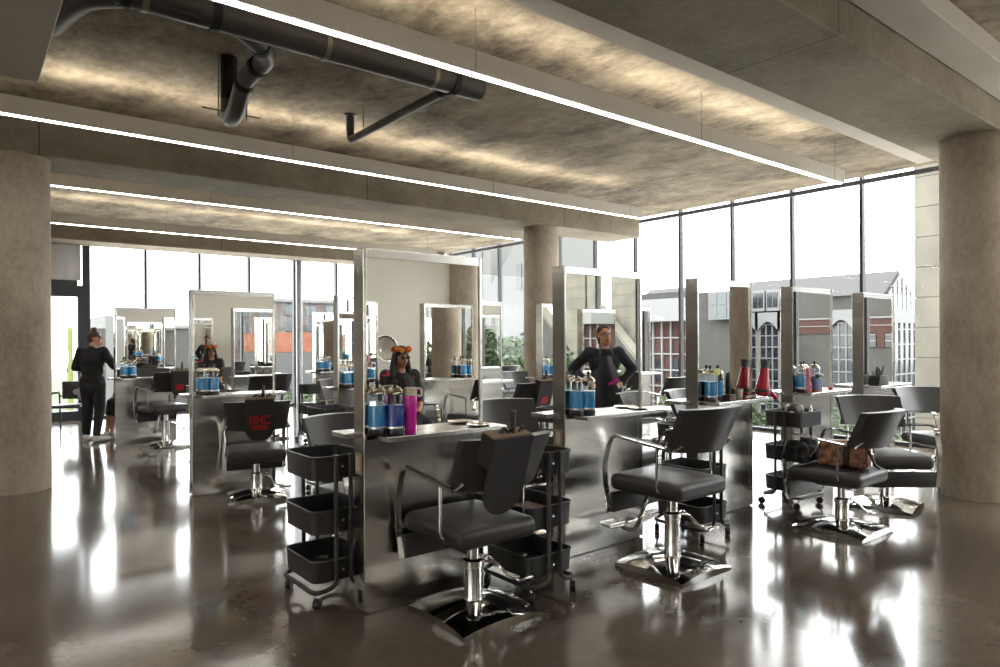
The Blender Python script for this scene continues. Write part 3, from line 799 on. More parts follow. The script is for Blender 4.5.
def can(x, y, z, label, r=0.022, h=0.2, m='blackplastic', name='spray_can'):
    t = thing(name, label, 'bottle', (x, y, z))
    bm = BM(); lathe(bm, [(r * .9, 0), (r, 0.005), (r, h * .82), (r * .7, h * .88)], 16); obj('body', bm, M[m], t)
    bm = BM(); lathe(bm, [(r * .72, h * .86), (r * .72, h * .97), (r * .5, h)], 16); obj('cap', bm, M['blackplastic'], t)
can(5.19, 3.365, ZSH, 'slim black spray can beside the white cup on the third front shelf', 0.024, 0.235)
t = thing('tool_cup', 'white cup holding thin sticks beside the black spray can', 'cup', (5.335, 3.36, ZSH))
bm = BM(); lathe(bm, [(0.030, 0), (0.034, 0.004), (0.043, 0.085), (0.040, 0.085), (0.031, 0.01)], 20); obj('cup', bm, M['cream'], t)
for dx, dy in ((0.03, 0.01), (-0.01, 0.02), (0.01, -0.02)):
    bm = BM(); tube(bm, [(0, 0, 0.012), (dx, dy, 0.15)], 0.003, 6); obj('stick', bm, M['wood'], t)
t = thing('hair_brush', 'wooden hair brush lying at the front of the third front shelf', 'brush', (5.36, 3.265, ZSH), 8)
bm = BM(); tube(bm, [(-0.09, 0, 0.018), (-0.02, 0, 0.018), (0.02, 0, 0.018)], 0.012, 10, True, [0.009, 0.012, 0.01]); obj('handle', bm, M['wood'], t)
bm = BM(); ell(bm, (0.07, 0, 0.02), (0.06, 0.026, 0.012)); obj('paddle', bm, M['wood'], t)
bm = BM(); box(bm, 0.03, -0.015, 0.0, 0.11, 0.015, 0.02, bev=0.006); obj('bristles', bm, M['blackplastic'], t)
t = thing('product_box', 'small dark patterned box at the left front of the third front shelf', 'box', (5.075, 3.275, ZSH), -4)
bm = BM(); box(bm, -0.045, -0.03, 0, 0.045, 0.03, 0.05, bev=0.003); obj('carton', bm, M['boxprint'], t)
bm = BM(); box(bm, -0.046, -0.031, 0.040, 0.046, 0.031, 0.053, bev=0.003); obj('lid', bm, M['blackplastic'], t)
t = thing('sign_pick', 'lime green card on a white stick standing before the jars of the third station', 'card', (4.93, 3.30, ZSH))
bm = BM(); tube(bm, [(0, 0, 0.0), (0, 0, 0.24)], 0.004, 8); lathe(bm, [(0.025, 0), (0.02, 0.006)], 16); obj('stick', bm, M['white'], t)
bm = BM(); box(bm, -0.035, -0.004, 0.22, 0.035, 0.004, 0.275, bev=0.003); obj('card', bm, M['greencard'], t)
# fourth station
t = thing('tool_box', 'blue open box with brushes on the fourth front shelf', 'box', (6.56, 3.305, ZSH), 0)
bm = BM(); prism(bm, rrect(-0.075, -0.05, 0.075, 0.05, 0.01, 3), 0.0, 0.13); obj('carton', bm, M['bluebox'], t)
bm = BM(); box(bm, -0.076, -0.051, 0, 0.076, 0.051, 0.03, bev=0.003); obj('base_band', bm, M['wood'], t)
bm = BM(); tube(bm, [(-0.12, 0.0, 0.155), (0.03, 0.0, 0.15), (0.10, 0, 0.16)], 0.012, 10, True, [0.010, 0.012, 0.02]); obj('brush_handle', bm, M['wood'], t)
bm = BM(); ell(bm, (0.10, 0, 0.155), (0.08, 0.035, 0.025)); obj('brush_bristles', bm, M['blackplastic'], t)
t = thing('fabric_holder', 'pink spotted fabric sleeve standing left of the blue box', 'sleeve', (6.43, 3.30, ZSH))
bm = BM(); lathe(bm, [(0.03, 0), (0.038, 0.02), (0.036, 0.09), (0.022, 0.13), (0.03, 0.18), (0.018, 0.235), (0.006, 0.245)], 18); obj('sleeve', bm, M['pinkprint'], t)
t = thing('paper_pile', 'loose white papers at the right end of the fourth front shelf', 'paper', (6.93, 3.31, ZSH), 12)
bm = BM(); box(bm, -0.09, -0.06, 0, 0.09, 0.06, 0.006); obj('sheet', bm, M['white'], t)
bm = BM(); ell(bm, (-0.03, 0, 0.02), (0.03, 0.025, 0.016)); obj('clip', bm, M['redplastic'], t)

# tools heaped on the fourth cart
def clips_pile(cx, cy, cz, rx, ry, n, label, mats, name='tool_clip'):
    for i in range(n):
        bm = BM(); L_ = random.uniform(0.05, 0.09)
        box(bm, -L_ / 2, -0.008, 0.0, L_ / 2, 0.008, 0.012, bev=0.004, seg=1)
        box(bm, -L_ / 2, -0.006, 0.012, L_ * 0.2, 0.006, 0.018, bev=0.002, seg=1)
        o = obj(name, bm, M[random.choice(mats)])
        o.location = (cx + random.uniform(-rx, rx), cy + random.uniform(-ry, ry), cz + 0.004 + 0.018 * (i % 3)); o.rotation_euler = (0, 0, random.uniform(0, 6.28))
        tag(o, label, 'clip', label)
clips_pile(5.88, 3.13, 0.728, 0.10, 0.08, 6, 'hair clip loose in the top tray of the cart under the red dryer', ['wood', 'redplastic', 'blackplastic', 'cream'])
clips_pile(1.72, 3.78, 0.152, 0.10, 0.12, 8, 'shiny hair clip in the bottom tray of the cart left of the nearest station', ['chrome', 'satin'])
clips_pile(2.69, 3.1, 0.152, 0.10, 0.12, 6, 'shiny hair clip in the bottom tray of the cart right of the nearest chair', ['chrome', 'satin'])
t = thing('hand_mirror', 'black round-topped hand mirror case in the heaped cart', 'mirror', (5.99, 3.2, 0.728), 10)
bm = BM(); lathe(bm, [(0.09, 0.0), (0.10, 0.02), (0.10, 0.12), (0.085, 0.165), (0.05, 0.185)], 24); xf(bm, Matrix.Diagonal((1.25, 0.8, 1, 1))); obj('case', bm, M['blackplastic'], t)
bm = BM(); tube(bm, rounded([(-0.09, 0, 0.1), (-0.13, -0.06, 0.17), (-0.2, -0.1, 0.13), (-0.16, -0.02, 0.09)], 0.05), 0.007, 8); obj('strap', bm, M['blackplastic'], t)
t = thing('spray_bottle', 'clear pointed bottle nozzle beside the black case in the heaped cart', 'bottle', (6.10, 3.10, 0.728))
bm = BM(); lathe(bm, [(0.03, 0), (0.03, 0.08), (0.008, 0.15), (0.004, 0.17)], 16); obj('body', bm, M['satin'], t)
t = thing('roller_bag', 'orange hair roller in the heaped cart', 'roller', (5.80, 3.13, 0.795), 20)
bm = BM(); tube(bm, [(-0.035, 0, 0.03), (0.035, 0, 0.03)], 0.03, 16); obj('roller', bm, M['cream'], t)
bm = BM(); tube(bm, [(-0.03, 0, 0.03), (-0.02, 0, 0.03)], 0.032, 16); obj('band', bm, M['flowerorange'], t)
# folded pale cloths in cart by second station
t = thing('folded_towel', 'folded brown and white cloth in the middle tray of the cart beside the nearest chair', 'towel', (2.69, 3.12, 0.43))
bm = BM(); box(bm, -0.12, -0.15, 0, 0.12, 0.15, 0.035, bev=0.012, seg=3); obj('lower_fold', bm, M['cream'], t)
bm = BM(); box(bm, -0.11, -0.14, 0.033, 0.11, 0.13, 0.065, bev=0.012, seg=3); obj('upper_fold', bm, M['bag'], t)

# ------------------------------------------------------------------ tool pouches over chair backs
def block_letters(word, hgt, lw, sw, gap):
    """bold block capitals N, M and C drawn as strokes in the xz plane"""
    bm = BM(); x = -(len(word) * lw + (len(word) - 1) * gap) / 2
    def quad(pts):
        a = [bm.verts.new((x + px, -0.0185, pz)) for px, pz in pts]; b = [bm.verts.new((x + px, -0.0155, pz)) for px, pz in pts]
        n = len(pts); bm.faces.new(a); bm.faces.new(b[::-1])
        for q in range(n): bm.faces.new((a[q], a[(q + 1) % n], b[(q + 1) % n], b[q]))
    def bar(x0, z0, x1, z1): quad([(x0, z0), (x1, z0), (x1, z1), (x0, z1)])
    for ch in word:
        if ch in 'NM':
            bar(0, 0, sw, hgt); bar(lw - sw, 0, lw, hgt)
        if ch == 'N': quad([(sw, hgt), (sw, hgt - 1.6 * sw), (lw - sw, 0), (lw - sw, 1.6 * sw)])
        if ch == 'M':
            c = lw / 2
            quad([(sw, hgt), (sw, hgt - 1.5 * sw), (c, hgt * 0.30), (c, hgt * 0.30 + 1.5 * sw)]); quad([(c, hgt * 0.30 + 1.5 * sw), (c, hgt * 0.30), (lw - sw, hgt - 1.5 * sw), (lw - sw, hgt)])
        if ch == 'C':
            bar(0, 0, sw, hgt); bar(sw, 0, lw, sw); bar(sw, hgt - sw, lw, hgt); bar(lw - sw, sw, lw, hgt * 0.30); bar(lw - sw, hgt * 0.70, lw, hgt - sw)
        x += lw + gap
    return bm
def pouch(x, y, z, rz, tilt, label, letters=None, patch=False, sc_=1.0, depth=0.07):
    """hangs behind a chair back; local -y is its front; origin at its top edge"""
    t = thing('tool_pouch', label, 'pouch', (x, y, z), rz)
    w = 0.125 * sc_; hh = 0.40 * sc_
    pts = [(-w, 0), (w, 0)] + [(w * math.cos(a), -(hh - w) - w * math.sin(a)) for a in [R(180 * k / 16) for k in range(17)]]
    bm = BM(); prism(bm, pts, 0, 0.016)
    # to vertical plane: (x, y->z), thickness to -y
    rot = Matrix.Rotation(R(90), 4, 'X')
    xf(bm, Matrix.Rotation(R(tilt), 4, 'X') @ rot); 
    fp = obj('front_panel', bm, M['pouch'], t)
    bm = BM(); box(bm, -w, 0.0, -0.16, w, depth, 0.0, bev=0.004, seg=1)
    xf(bm, Matrix.Rotation(R(tilt), 4, 'X')); obj('pocket', bm, M['pouch'], t)
    bm = BM(); box(bm, -w, -0.002, -0.002, w, depth, 0.006, bev=0.002, seg=1); xf(bm, Matrix.Rotation(R(tilt), 4, 'X')); obj('top_lining', bm, M['pouchedge'], t)
    # tools standing in the pocket
    bm = BM(); tube(bm, [(0.01, 0.03, -0.05), (0.03, 0.035, 0.03), (0.035, 0.035, 0.12)], 0.012, 10, True, [0.01, 0.016, 0.014]); obj('brush_handle', bm, M['blackplastic'], t)
    for i in range(5):
        a = i * 1.3 + 0.4
        bm = BM(); c = Vector((-0.06 + 0.03 * i, 0.03, 0.01))
        tube(bm, rounded([c, c + Vector((0.03 * math.cos(a), 0.015 * math.sin(a), 0.035)), c + Vector((0.06 * math.cos(a), 0.01, 0.01))], 0.01), 0.006, 6); obj('clip', bm, M['blackplastic'], t)
    if letters:
        bm = block_letters(letters, 0.085, 0.052, 0.013, 0.010)
        xf(bm, Matrix.Rotation(R(tilt), 4, 'X') @ Matrix.Translation((0, 0, -0.235))); obj('lettering', bm, M['red'], t, smooth=False)
        for k, wd in ((0, 0.075), (1, 0.07), (2, 0.072)):
            bm = BM(); box(bm, -wd, -0.018, -0.256 - k * 0.016, wd, -0.0155, -0.247 - k * 0.016); xf(bm, Matrix.Rotation(R(tilt), 4, 'X')); obj('print_bar', bm, M['red'], t)
    if patch:
        bm = BM(); box(bm, -0.06, -0.018, -0.27, 0.05, -0.0155, -0.19); xf(bm, Matrix.Rotation(R(tilt), 4, 'X')); obj('print_patch', bm, M['red'], t)
    return t
pouch(2.105, 2.545, 1.035, 4, 16, 'black tool pouch full of clips on the back of the nearest chair', None, depth=0.09, sc_=1.02)
pouch(2.125, 6.150, 0.985, -16, 14, 'black tool pouch with red letters hanging on the chair back', 'NMC')
pouch(5.285, 5.775, 1.04, 8, 14, 'black tool pouch with a plain red patch, on a chair of the middle row', None, True)
pouch(2.43, 10.19, 1.10, 12, 14, 'black tool pouch with a small red patch on the farthest left chair', None, True, 0.9)
t = thing('tool_bag', 'black open tool bag bristling with tools on the fifth front shelf', 'bag', (8.02, 3.305, ZSH))
bm = BM(); box(bm, -0.14, -0.06, 0, 0.14, 0.06, 0.11, bev=0.012, seg=2)
for v in bm.verts: v.co.x *= 1 - 0.25 * v.co.z / 0.11
obj('body', bm, M['pouch'], t)
for i in range(9):
    a = i * 0.7; x = -0.09 + 0.022 * i
    bm = BM(); tube(bm, [(x, 0, 0.08), (x + 0.03 * math.sin(a * 2), 0.02 * math.cos(a), 0.135), (x + 0.06 * math.sin(a * 2), 0.03 * math.cos(a), 0.15 + 0.03 * (i % 3))], 0.008, 8); obj('tool_handle', bm, M['blackplastic'], t)
pouch(4.50, 4.53, 1.02, 185, 14, 'brown black tool pouch on the chair seen between second and third stations', None, False, 0.9)
# cape over the chair in middle row
t = thing('salon_cape', 'black and white printed cape draped over the chair behind the red-patch pouch', 'cape', (5.40, 7.60, 0.0), 0)
bm = BM(); nx, nz = 10, 8
g = [[bm.verts.new((-0.25 + 0.5 * i / nx, 0.03 * math.sin(i * 1.7) + 0.01 * j, 1.04 - 0.28 * j / nz + 0.01 * math.sin(i * 2.1))) for i in range(nx + 1)] for j in range(nz + 1)]
for j in range(nz):
    for i in range(nx): bm.faces.new((g[j][i], g[j][i + 1], g[j + 1][i + 1], g[j + 1][i]))
bmesh.ops.solidify(bm, geom=bm.faces[:], thickness=0.008)
obj('cloth', bm, M['silverbag'], t)

# handbag on the third chair
t = thing('handbag', 'brown patterned handbag lying on the seat of the third front chair', 'bag', (5.40, 2.49, 0.512), 12)
bm = BM(); box(bm, -0.09, -0.19, 0, 0.09, 0.17, 0.20, bev=0.03, seg=4)
for v in bm.verts:
    k = v.co.z / 0.20; v.co.x *= 1 - 0.45 * k; v.co.y *= 1 - 0.08 * k; v.co.z += 0.012 * math.sin(v.co.y * 30) * k
obj('body', bm, M['bag'], t)
bm = BM(); box(bm, -0.095, -0.06, 0.01, 0.0, -0.015, 0.19, bev=0.01, seg=2); obj('strap_band', bm, M['bagdark'], t)
bm = BM(); tube(bm, rounded([(-0.02, -0.12, 0.19), (-0.06, -0.19, 0.14), (-0.07, -0.24, 0.03), (-0.03, -0.26, 0.012), (0.03, -0.22, 0.02)], 0.05), 0.011, 8); obj('handle', bm, M['bagdark'], t)
t = thing('jacket', 'crumpled black jacket with silver zip beside the handbag on the third front chair', 'jacket', (5.37, 2.76, 0.512), 0)
bm = BM()
for cx_, cy_, cz_, rx_, ry_, rz_ in ((-.03, 0, .05, .13, .075, .05), (.06, .01, .10, .08, .06, .10), (-.08, 0, .09, .06, .05, .08), (0, .02, .15, .05, .045, .07), (.10, -.01, .05, .07, .06, .05), (-.12, -.02, .04, .05, .05, .04), (.02, -.04, .07, .09, .035, .06)):
    ell(bm, (cx_, cy_, cz_), (rx_, ry_, rz_), Matrix.Rotation(cx_ * 6, 3, 'Y'))
jm = remeshed(bm, 0.011, 1)
for v in jm.vertices:
    v.co += Vector((0.006 * math.sin(v.co.z * 90 + v.co.y * 40), 0.006 * math.sin(v.co.x * 80), 0.005 * math.sin(v.co.y * 110 + v.co.x * 50)))
    v.co.z = max(v.co.z, 0.001)
mobj('cloth', jm, M['blackcloth'], t)
bm = BM(); tube(bm, [(-0.1, -0.07, 0.06), (-0.04, -0.095, 0.12), (0.02, -0.085, 0.17)], 0.004, 6); obj('zip', bm, M['chrome'], t)

# potted plant on a low cart (seen in the nearest mirror)
t = thing('potted_plant', 'small bushy green plant in a white pot, reflected in the nearest mirror', 'plant', (3.25, -0.4, 0.862))
bm = BM(); lathe(bm, [(0.06, 0), (0.085, 0.12), (0.08, 0.12), (0.058, 0.01)], 20); obj('pot', bm, M['potwhite'], t)
bm = BM()
for i in range(90):
    a = random.uniform(0, 6.28); e = random.uniform(0.1, 1.4); l = random.uniform(0.08, 0.2); w = 0.012
    d_ = Vector((math.cos(a) * math.cos(e), math.sin(a) * math.cos(e), math.sin(e))); sd = Vector((-math.sin(a), math.cos(a), 0))
    p0 = Vector((0, 0, 0.1)); m1 = p0 + d_ * l * 0.6; p1 = p0 + d_ * l + Vector((0, 0, -0.02))
    vs = [bm.verts.new(q) for q in (p0, m1 + sd * w, p1, m1 - sd * w)]
    bm.faces.new(vs)
obj('foliage', bm, M['plantgreen'], t)

# waiting chair and fleece by the door
t = thing('waiting_chair', 'black waiting armchair on thin legs beside the glass door', 'chair', (1.46, 13.3, 0), 150)
bm = BM(); box(bm, -0.24, -0.22, 0.43, 0.24, 0.24, 0.48, bev=0.02, seg=3); obj('seat', bm, M['vinyl'], t)
bm = BM(); box(bm, -0.24, -0.27, 0.55, 0.24, -0.23, 0.85, bev=0.018, seg=3); obj('backrest', bm, M['vinyl'], t)
for sx in (-1, 1):
    bm = BM(); tube(bm, rounded([(sx * 0.28, 0.24, 0), (sx * 0.28, 0.22, 0.66), (sx * 0.28, -0.24, 0.66), (sx * 0.28, -0.28, 0)], 0.05), 0.014, 8); obj('leg_frame', bm, M['blackplastic'], t)
    bm = BM(); box(bm, sx * 0.28 - 0.025, -0.2, 0.66, sx * 0.28 + 0.025, 0.2, 0.69, bev=0.01); obj('arm_pad', bm, M['blackplastic'], t)
bm = BM(); tube(bm, [(-0.28, 0.2, 0.44), (0.28, 0.2, 0.44)], 0.012, 8); tube(bm, [(-0.28, -0.25, 0.60), (0.28, -0.25, 0.60)], 0.012, 8); obj('cross_bar', bm, M['blackplastic'], t)

# wall-mounted hood dryers on the rear wall (seen in the mirrors)
def hood(x, z, label, r=0.23):
    t = thing('hood_dryer', label, 'hair dryer', (x, -3.885, z), 0, 'hood dryers on the rear wall')
    bm = BM(); n = 24
    prof = [(0.05, 0.02), (0.14, 0.06), (0.20, 0.14), (0.225, 0.22), (0.23, 0.27), (0.215, 0.27), (0.20, 0.2), (0.12, 0.10), (0.05, 0.06)]
    lathe(bm, prof, n); xf(bm, Matrix.Translation((0, 0.25, 0)) @ Matrix.Rotation(R(-78), 4, 'X')); obj('hood', bm, M['satin'], t)
    bm = BM(); lathe(bm, [(0.03, 0.08), (0.1, 0.11), (0.17, 0.19), (0.19, 0.24)], n, cap=False); xf(bm, Matrix.Translation((0, 0.252, 0)) @ Matrix.Rotation(R(-78), 4, 'X')); obj('inner_bowl', bm, M['fixture'], t)
    bm = BM(); tube(bm, rounded([(0, 0.0, 0.18), (0, 0.16, 0.2), (0, 0.28, 0.03)], 0.06), 0.02, 10); box(bm, -0.08, 0, 0.1, 0.08, 0.03, 0.3, bev=0.01); obj('wall_arm', bm, M['satin'], t)
hood(5.66, 1.33, 'round silver hood dryer behind the flower-crowned woman, on the rear wall')
hood(4.75, 1.33, 'round silver hood dryer next along the rear wall, second from the column')
hood(3.85, 1.33, 'round silver hood dryer third from the column on the rear wall')
hood(2.95, 1.33, 'round silver hood dryer fourth from the column on the rear wall')

# ------------------------------------------------------------------ people
def V(*a): return Vector(a)
def person(label, loc, rz, skin, J, hair, jacket, trousers, shoes, head_turn=0, head_tilt=0, waist_r=0.135, extra=None):
    """J: joint positions in local metres, facing +y. body = one continuous surface; clothes and hair are children"""
    t = thing('person', label, 'person', loc, rz)
    bm = BM()
    pel, chest, neck, head = J['pelvis'], J['chest'], J['neck'], J['head']
    hr = Matrix.Rotation(R(head_turn), 3, 'Z') @ Matrix.Rotation(R(head_tilt), 3, 'X')
    # torso
    ell(bm, pel, (0.165, 0.115, 0.12)); ell(bm, (pel + chest) / 2, (waist_r, 0.10, 0.17)); ell(bm, chest, (0.16, 0.11, 0.17))
    cap_(bm, chest + V(0, 0, .05), neck, 0.10, 0.055); cap_(bm, neck, head + hr @ V(0, -0.01, -0.05), 0.052, 0.05)
    # head: skull, face, jaw, nose, ears
    ell(bm, head + hr @ V(0, -0.012, 0.03), (0.074, 0.092, 0.088)); ell(bm, head + hr @ V(0, 0.03, -0.035), (0.058, 0.062, 0.075))
    ell(bm, head + hr @ V(0, 0.055, -0.085), (0.030, 0.028, 0.022))
    cap_(bm, head + hr @ V(0, 0.086, 0.012), head + hr @ V(0, 0.108, -0.028), 0.009, 0.014)
    for s_ in (-1, 1): ell(bm, head + hr @ V(0.077 * s_, -0.012, -0.012), (0.010, 0.02, 0.031))
    for s_, S_ in ((-1, 'L'), (1, 'R')):
        sh, el, wr, hd = J['sh' + S_], J['el' + S_], J['wr' + S_], J['hd' + S_]
        cap_(bm, chest + V(0.06 * s_, 0, 0.09), sh, 0.07, 0.056); cap_(bm, sh, el, 0.054, 0.040); cap_(bm, el, wr, 0.040, 0.027)
        # hand: palm, four fingers, thumb
        d = (hd - wr).normalized(); side = J.get('side' + S_, V(0, 0, 1)); side = (side - d * side.dot(d)).normalized(); nrm = d.cross(side)
        cap_(bm, wr, wr + d * 0.05, 0.025, 0.027)
        for q in (-1.5, -0.5, 0.5, 1.5):
            root_ = wr + d * 0.07 + side * 0.017 * q; Lf = (0.072, 0.084, 0.088, 0.078)[int(q + 1.5)]
            mid_ = root_ + d * Lf * 0.55; tip = mid_ + (d * 0.8 + nrm * 0.6 * s_).normalized() * Lf * 0.45
            cap_(bm, wr + d * 0.04 + side * 0.012 * q, root_, 0.014, 0.0105, 8); cap_(bm, root_, mid_, 0.0105, 0.0095, 8); cap_(bm, mid_, tip, 0.0095, 0.0075, 8)
        th = wr + d * 0.03 + side * 0.03
        cap_(bm, wr + d * 0.02 + side * 0.012, th + d * 0.01, 0.016, 0.012, 8); cap_(bm, th + d * 0.01, th + d * 0.05 + side * 0.02, 0.012, 0.009, 8)
        hp, kn, an, toe = J['hp' + S_], J['kn' + S_], J['an' + S_], J['toe' + S_]
        cap_(bm, pel + V(0.07 * s_, 0, -0.02), hp, 0.10, 0.09); cap_(bm, hp, kn, 0.085, 0.058); cap_(bm, kn, an, 0.056, 0.036)
        cap_(bm, an, an + V(0, 0, -0.04), 0.036, 0.034); cap_(bm, an + V(0, 0, -0.045), toe, 0.034, 0.026)
    mobj('body', remeshed(bm, 0.011, 2), skin, t)
    # face
    for s_ in (-1, 1):
        bm = BM(); ell(bm, head + hr @ V(0.032 * s_, 0.079, 0.010), (0.014, 0.008, 0.008)); e_ = obj('eye', bm, M['eye'], t)
        bm = BM(); ell(bm, head + hr @ V(0.032 * s_, 0.085, 0.010), (0.006, 0.004, 0.006)); obj('iris', bm, M['iris'], e_)
        bm = BM(); cap_(bm, head + hr @ V(0.016 * s_, 0.088, 0.030), head + hr @ V(0.048 * s_, 0.078, 0.030), 0.005, 0.004, 8); obj('eyebrow', bm, hair[1], t)
    bm = BM(); ell(bm, head + hr @ V(0, 0.088, -0.058), (0.023, 0.009, 0.008)); obj('mouth', bm, M['lips'], t)
    # hair
    bm = BM(); hair[0](bm, head, hr); mobj('hair', remeshed(bm, 0.011, 2), hair[1], t)
    # clothes
    if jacket:
        cm, hem, sl = jacket
        bm = BM()
        ell(bm, (pel + chest) / 2 + V(0, 0, 0.0), (waist_r + 0.028, 0.128, 0.20)); ell(bm, chest, (0.185, 0.135, 0.185)); ell(bm, pel + V(0, 0, hem), (0.192, 0.142, 0.15))
        cap_(bm, chest + V(0, -0.01, 0.10), neck + V(0, -0.015, -0.02), 0.10, 0.062)
        for s_, S_ in ((-1, 'L'), (1, 'R')):
            sh, el, wr = J['sh' + S_], J['el' + S_], J['wr' + S_]
            cap_(bm, chest + V(0.06 * s_, 0, 0.09), sh, 0.085, 0.072); cap_(bm, sh, el, 0.07, 0.057)
            if sl > 0: cap_(bm, el, el.lerp(wr, sl), 0.056, 0.044)
        mobj('jacket', remeshed(bm, 0.013, 3), cm, t)
    if trousers:
        bm = BM(); ell(bm, pel, (0.185, 0.135, 0.13))
        for s_, S_ in ((-1, 'L'), (1, 'R')):
            hp, kn, an = J['hp' + S_], J['kn' + S_], J['an' + S_]
            cap_(bm, pel + V(0.07 * s_, 0, -0.02), hp, 0.115, 0.108); cap_(bm, hp, kn, 0.102, 0.074); cap_(bm, kn, kn.lerp(an, trousers[1]), 0.074, 0.074 - 0.02 * trousers[1])
        mobj('trousers', remeshed(bm, 0.013, 3), trousers[0], t)
    if shoes:
        for S_ in 'LR':
            an, toe = J['an' + S_], J['toe' + S_]
            dd = (toe - an); dd.z = 0; dd.normalize(); heel = V(an.x, an.y, 0.03) - dd * 0.045
            bm = BM(); cap_(bm, heel + V(0, 0, 0.006), V(toe.x, toe.y, 0.034), 0.037, 0.034); cap_(bm, heel + V(0, 0, 0.02), heel + dd * 0.05 + V(0, 0, 0.05), 0.04, 0.04)
            me = remeshed(bm, 0.009, 2)
            for v in me.vertices: v.co.z = max(v.co.z, 0.001)
            mobj('shoe', me, shoes, t)
    if extra: extra(t, J, head, hr)
    return t
def standing(h=1.68):
    k = h / 1.70
    return dict(pelvis=V(0, 0, .93) * k, chest=V(0, 0.0, 1.24) * k, neck=V(0, 0.0, 1.42) * k, head=V(0, 0.035, 1.575) * k,
                shL=V(-.175, 0, 1.375) * k, shR=V(.175, 0, 1.375) * k, elL=V(-.24, -.03, 1.10) * k, elR=V(.24, -.03, 1.10) * k,
                wrL=V(-.22, .1, .88) * k, wrR=V(.22, .1, .88) * k, hdL=V(-.2, .14, .75) * k, hdR=V(.2, .14, .75) * k,
                hpL=V(-.09, 0, .86) * k, hpR=V(.09, 0, .86) * k, knL=V(-.10, .02, .48) * k, knR=V(.10, .02, .48) * k,
                anL=V(-.11, -.02, .085), anR=V(.11, -.02, .085), toeL=V(-.13, .15, .03), toeR=V(.13, .15, .03))
# woman at the left, seen from behind, working on a client
J = standing(1.70)
J.update(elL=V(-.30, .05, 1.12), wrL=V(-.14, .27, 1.08), hdL=V(-.05, .36, 1.09), elR=V(.28, .08, 1.14), wrR=V(.16, .30, 1.16), hdR=V(.08, .40, 1.18),
         sideL=V(0, 0, 1), sideR=V(0, 0, 1), knL=V(-.10, .05, .48), anL=V(-.13, .06, .085), toeL=V(-.16, .22, .03), anR=V(.12, -.10, .085), toeR=V(.20, .06, .03), head=V(0.02, 0.06, 1.555))
def hair_bun(bm, c, hr):
    ell(bm, c + hr @ V(0, -0.03, 0.045), (0.083, 0.090, 0.082)); ell(bm, c + hr @ V(0, -0.06, 0.0), (0.072, 0.062, 0.075))
    ell(bm, c + hr @ V(0, -0.06, 0.140), (0.044, 0.044, 0.036)); ell(bm, c + hr @ V(0, -0.05, 0.115), (0.045, 0.045, 0.03))
    cap_(bm, c + hr @ V(0.076, 0.045, 0.055), c + hr @ V(0.079, 0.038, -0.04), 0.012, 0.007, 8)
person('woman in black jacket and trousers with a hair bun, seen from behind at far left', (1.60, 12.0, 0), -40, M['skin'], J, (hair_bun, M['hairbrown']),
       (M['blackcloth'], -0.10, 0.9), (M['blackcloth'], 0.9), M['shoe'], head_turn=-50, head_tilt=-14)
# seated client, mostly hidden
def seated(seat=0.55):
    return dict(pelvis=V(0, -.08, seat + .11), chest=V(0, -.10, seat + .42), neck=V(0, -.09, seat + .60), head=V(0, -.06, seat + .755),
                shL=V(-.17, -.10, seat + .555), shR=V(.17, -.10, seat + .555), elL=V(-.22, -.05, seat + .28), elR=V(.22, -.05, seat + .28),
                wrL=V(-.12, .18, seat + .20), wrR=V(.12, .18, seat + .20), hdL=V(-.05, .26, seat + .18), hdR=V(.05, .26, seat + .18), sideL=V(1, 0, 0.2), sideR=V(-1, 0, 0.2),
                hpL=V(-.09, .0, seat + .09), hpR=V(.09, .0, seat + .09), knL=V(-.11, .38, seat + .05), knR=V(.11, .38, seat + .05),
                anL=V(-.11, .46, max(.085, seat - .40)), anR=V(.11, .46, max(.085, seat - .40)), toeL=V(-.12, .62, max(.03, seat - .455)), toeR=V(.12, .62, max(.03, seat - .455)))
chair(2.30, 12.28, 100, 0.50, False, 'black salon chair of the client behind the farthest left station', 'salon chairs on the far side of the far row')
def hair_short(bm, c, hr):
    ell(bm, c + hr @ V(0, -0.025, 0.045), (0.084, 0.096, 0.086)); ell(bm, c + hr @ V(0, -0.06, -0.01), (0.078, 0.06, 0.08))
J = seated(0.50)
for S_ in 'LR': J['an' + S_] = V(J['an' + S_].x, .45, .085); J['toe' + S_] = V(J['toe' + S_].x, .60, .03)
person('seated client in dark shorts with bare shins, half hidden by the woman in black', (2.30, 12.28, 0), 100, M['skin'], J, (hair_short, M['hairbrown']), (M['blackcloth'], -0.02, 0.3), (M['blackcloth'], 0.35), M['shoe'])
# fleece draped over the waiting chair arm
t = thing('fleece', 'light grey fleece hanging over the arm of the waiting chair', 'fleece', (1.60, 12.95, 0), 150)
bm = BM(); cap_(bm, (0, 0, 0.98), (0.0, 0.02, 0.62), 0.055, 0.07); cap_(bm, (0.03, 0, 0.70), (0.10, 0.02, 0.70), 0.05, 0.05)
mobj('cloth', remeshed(bm, 0.012, 3), M['towel'], t)
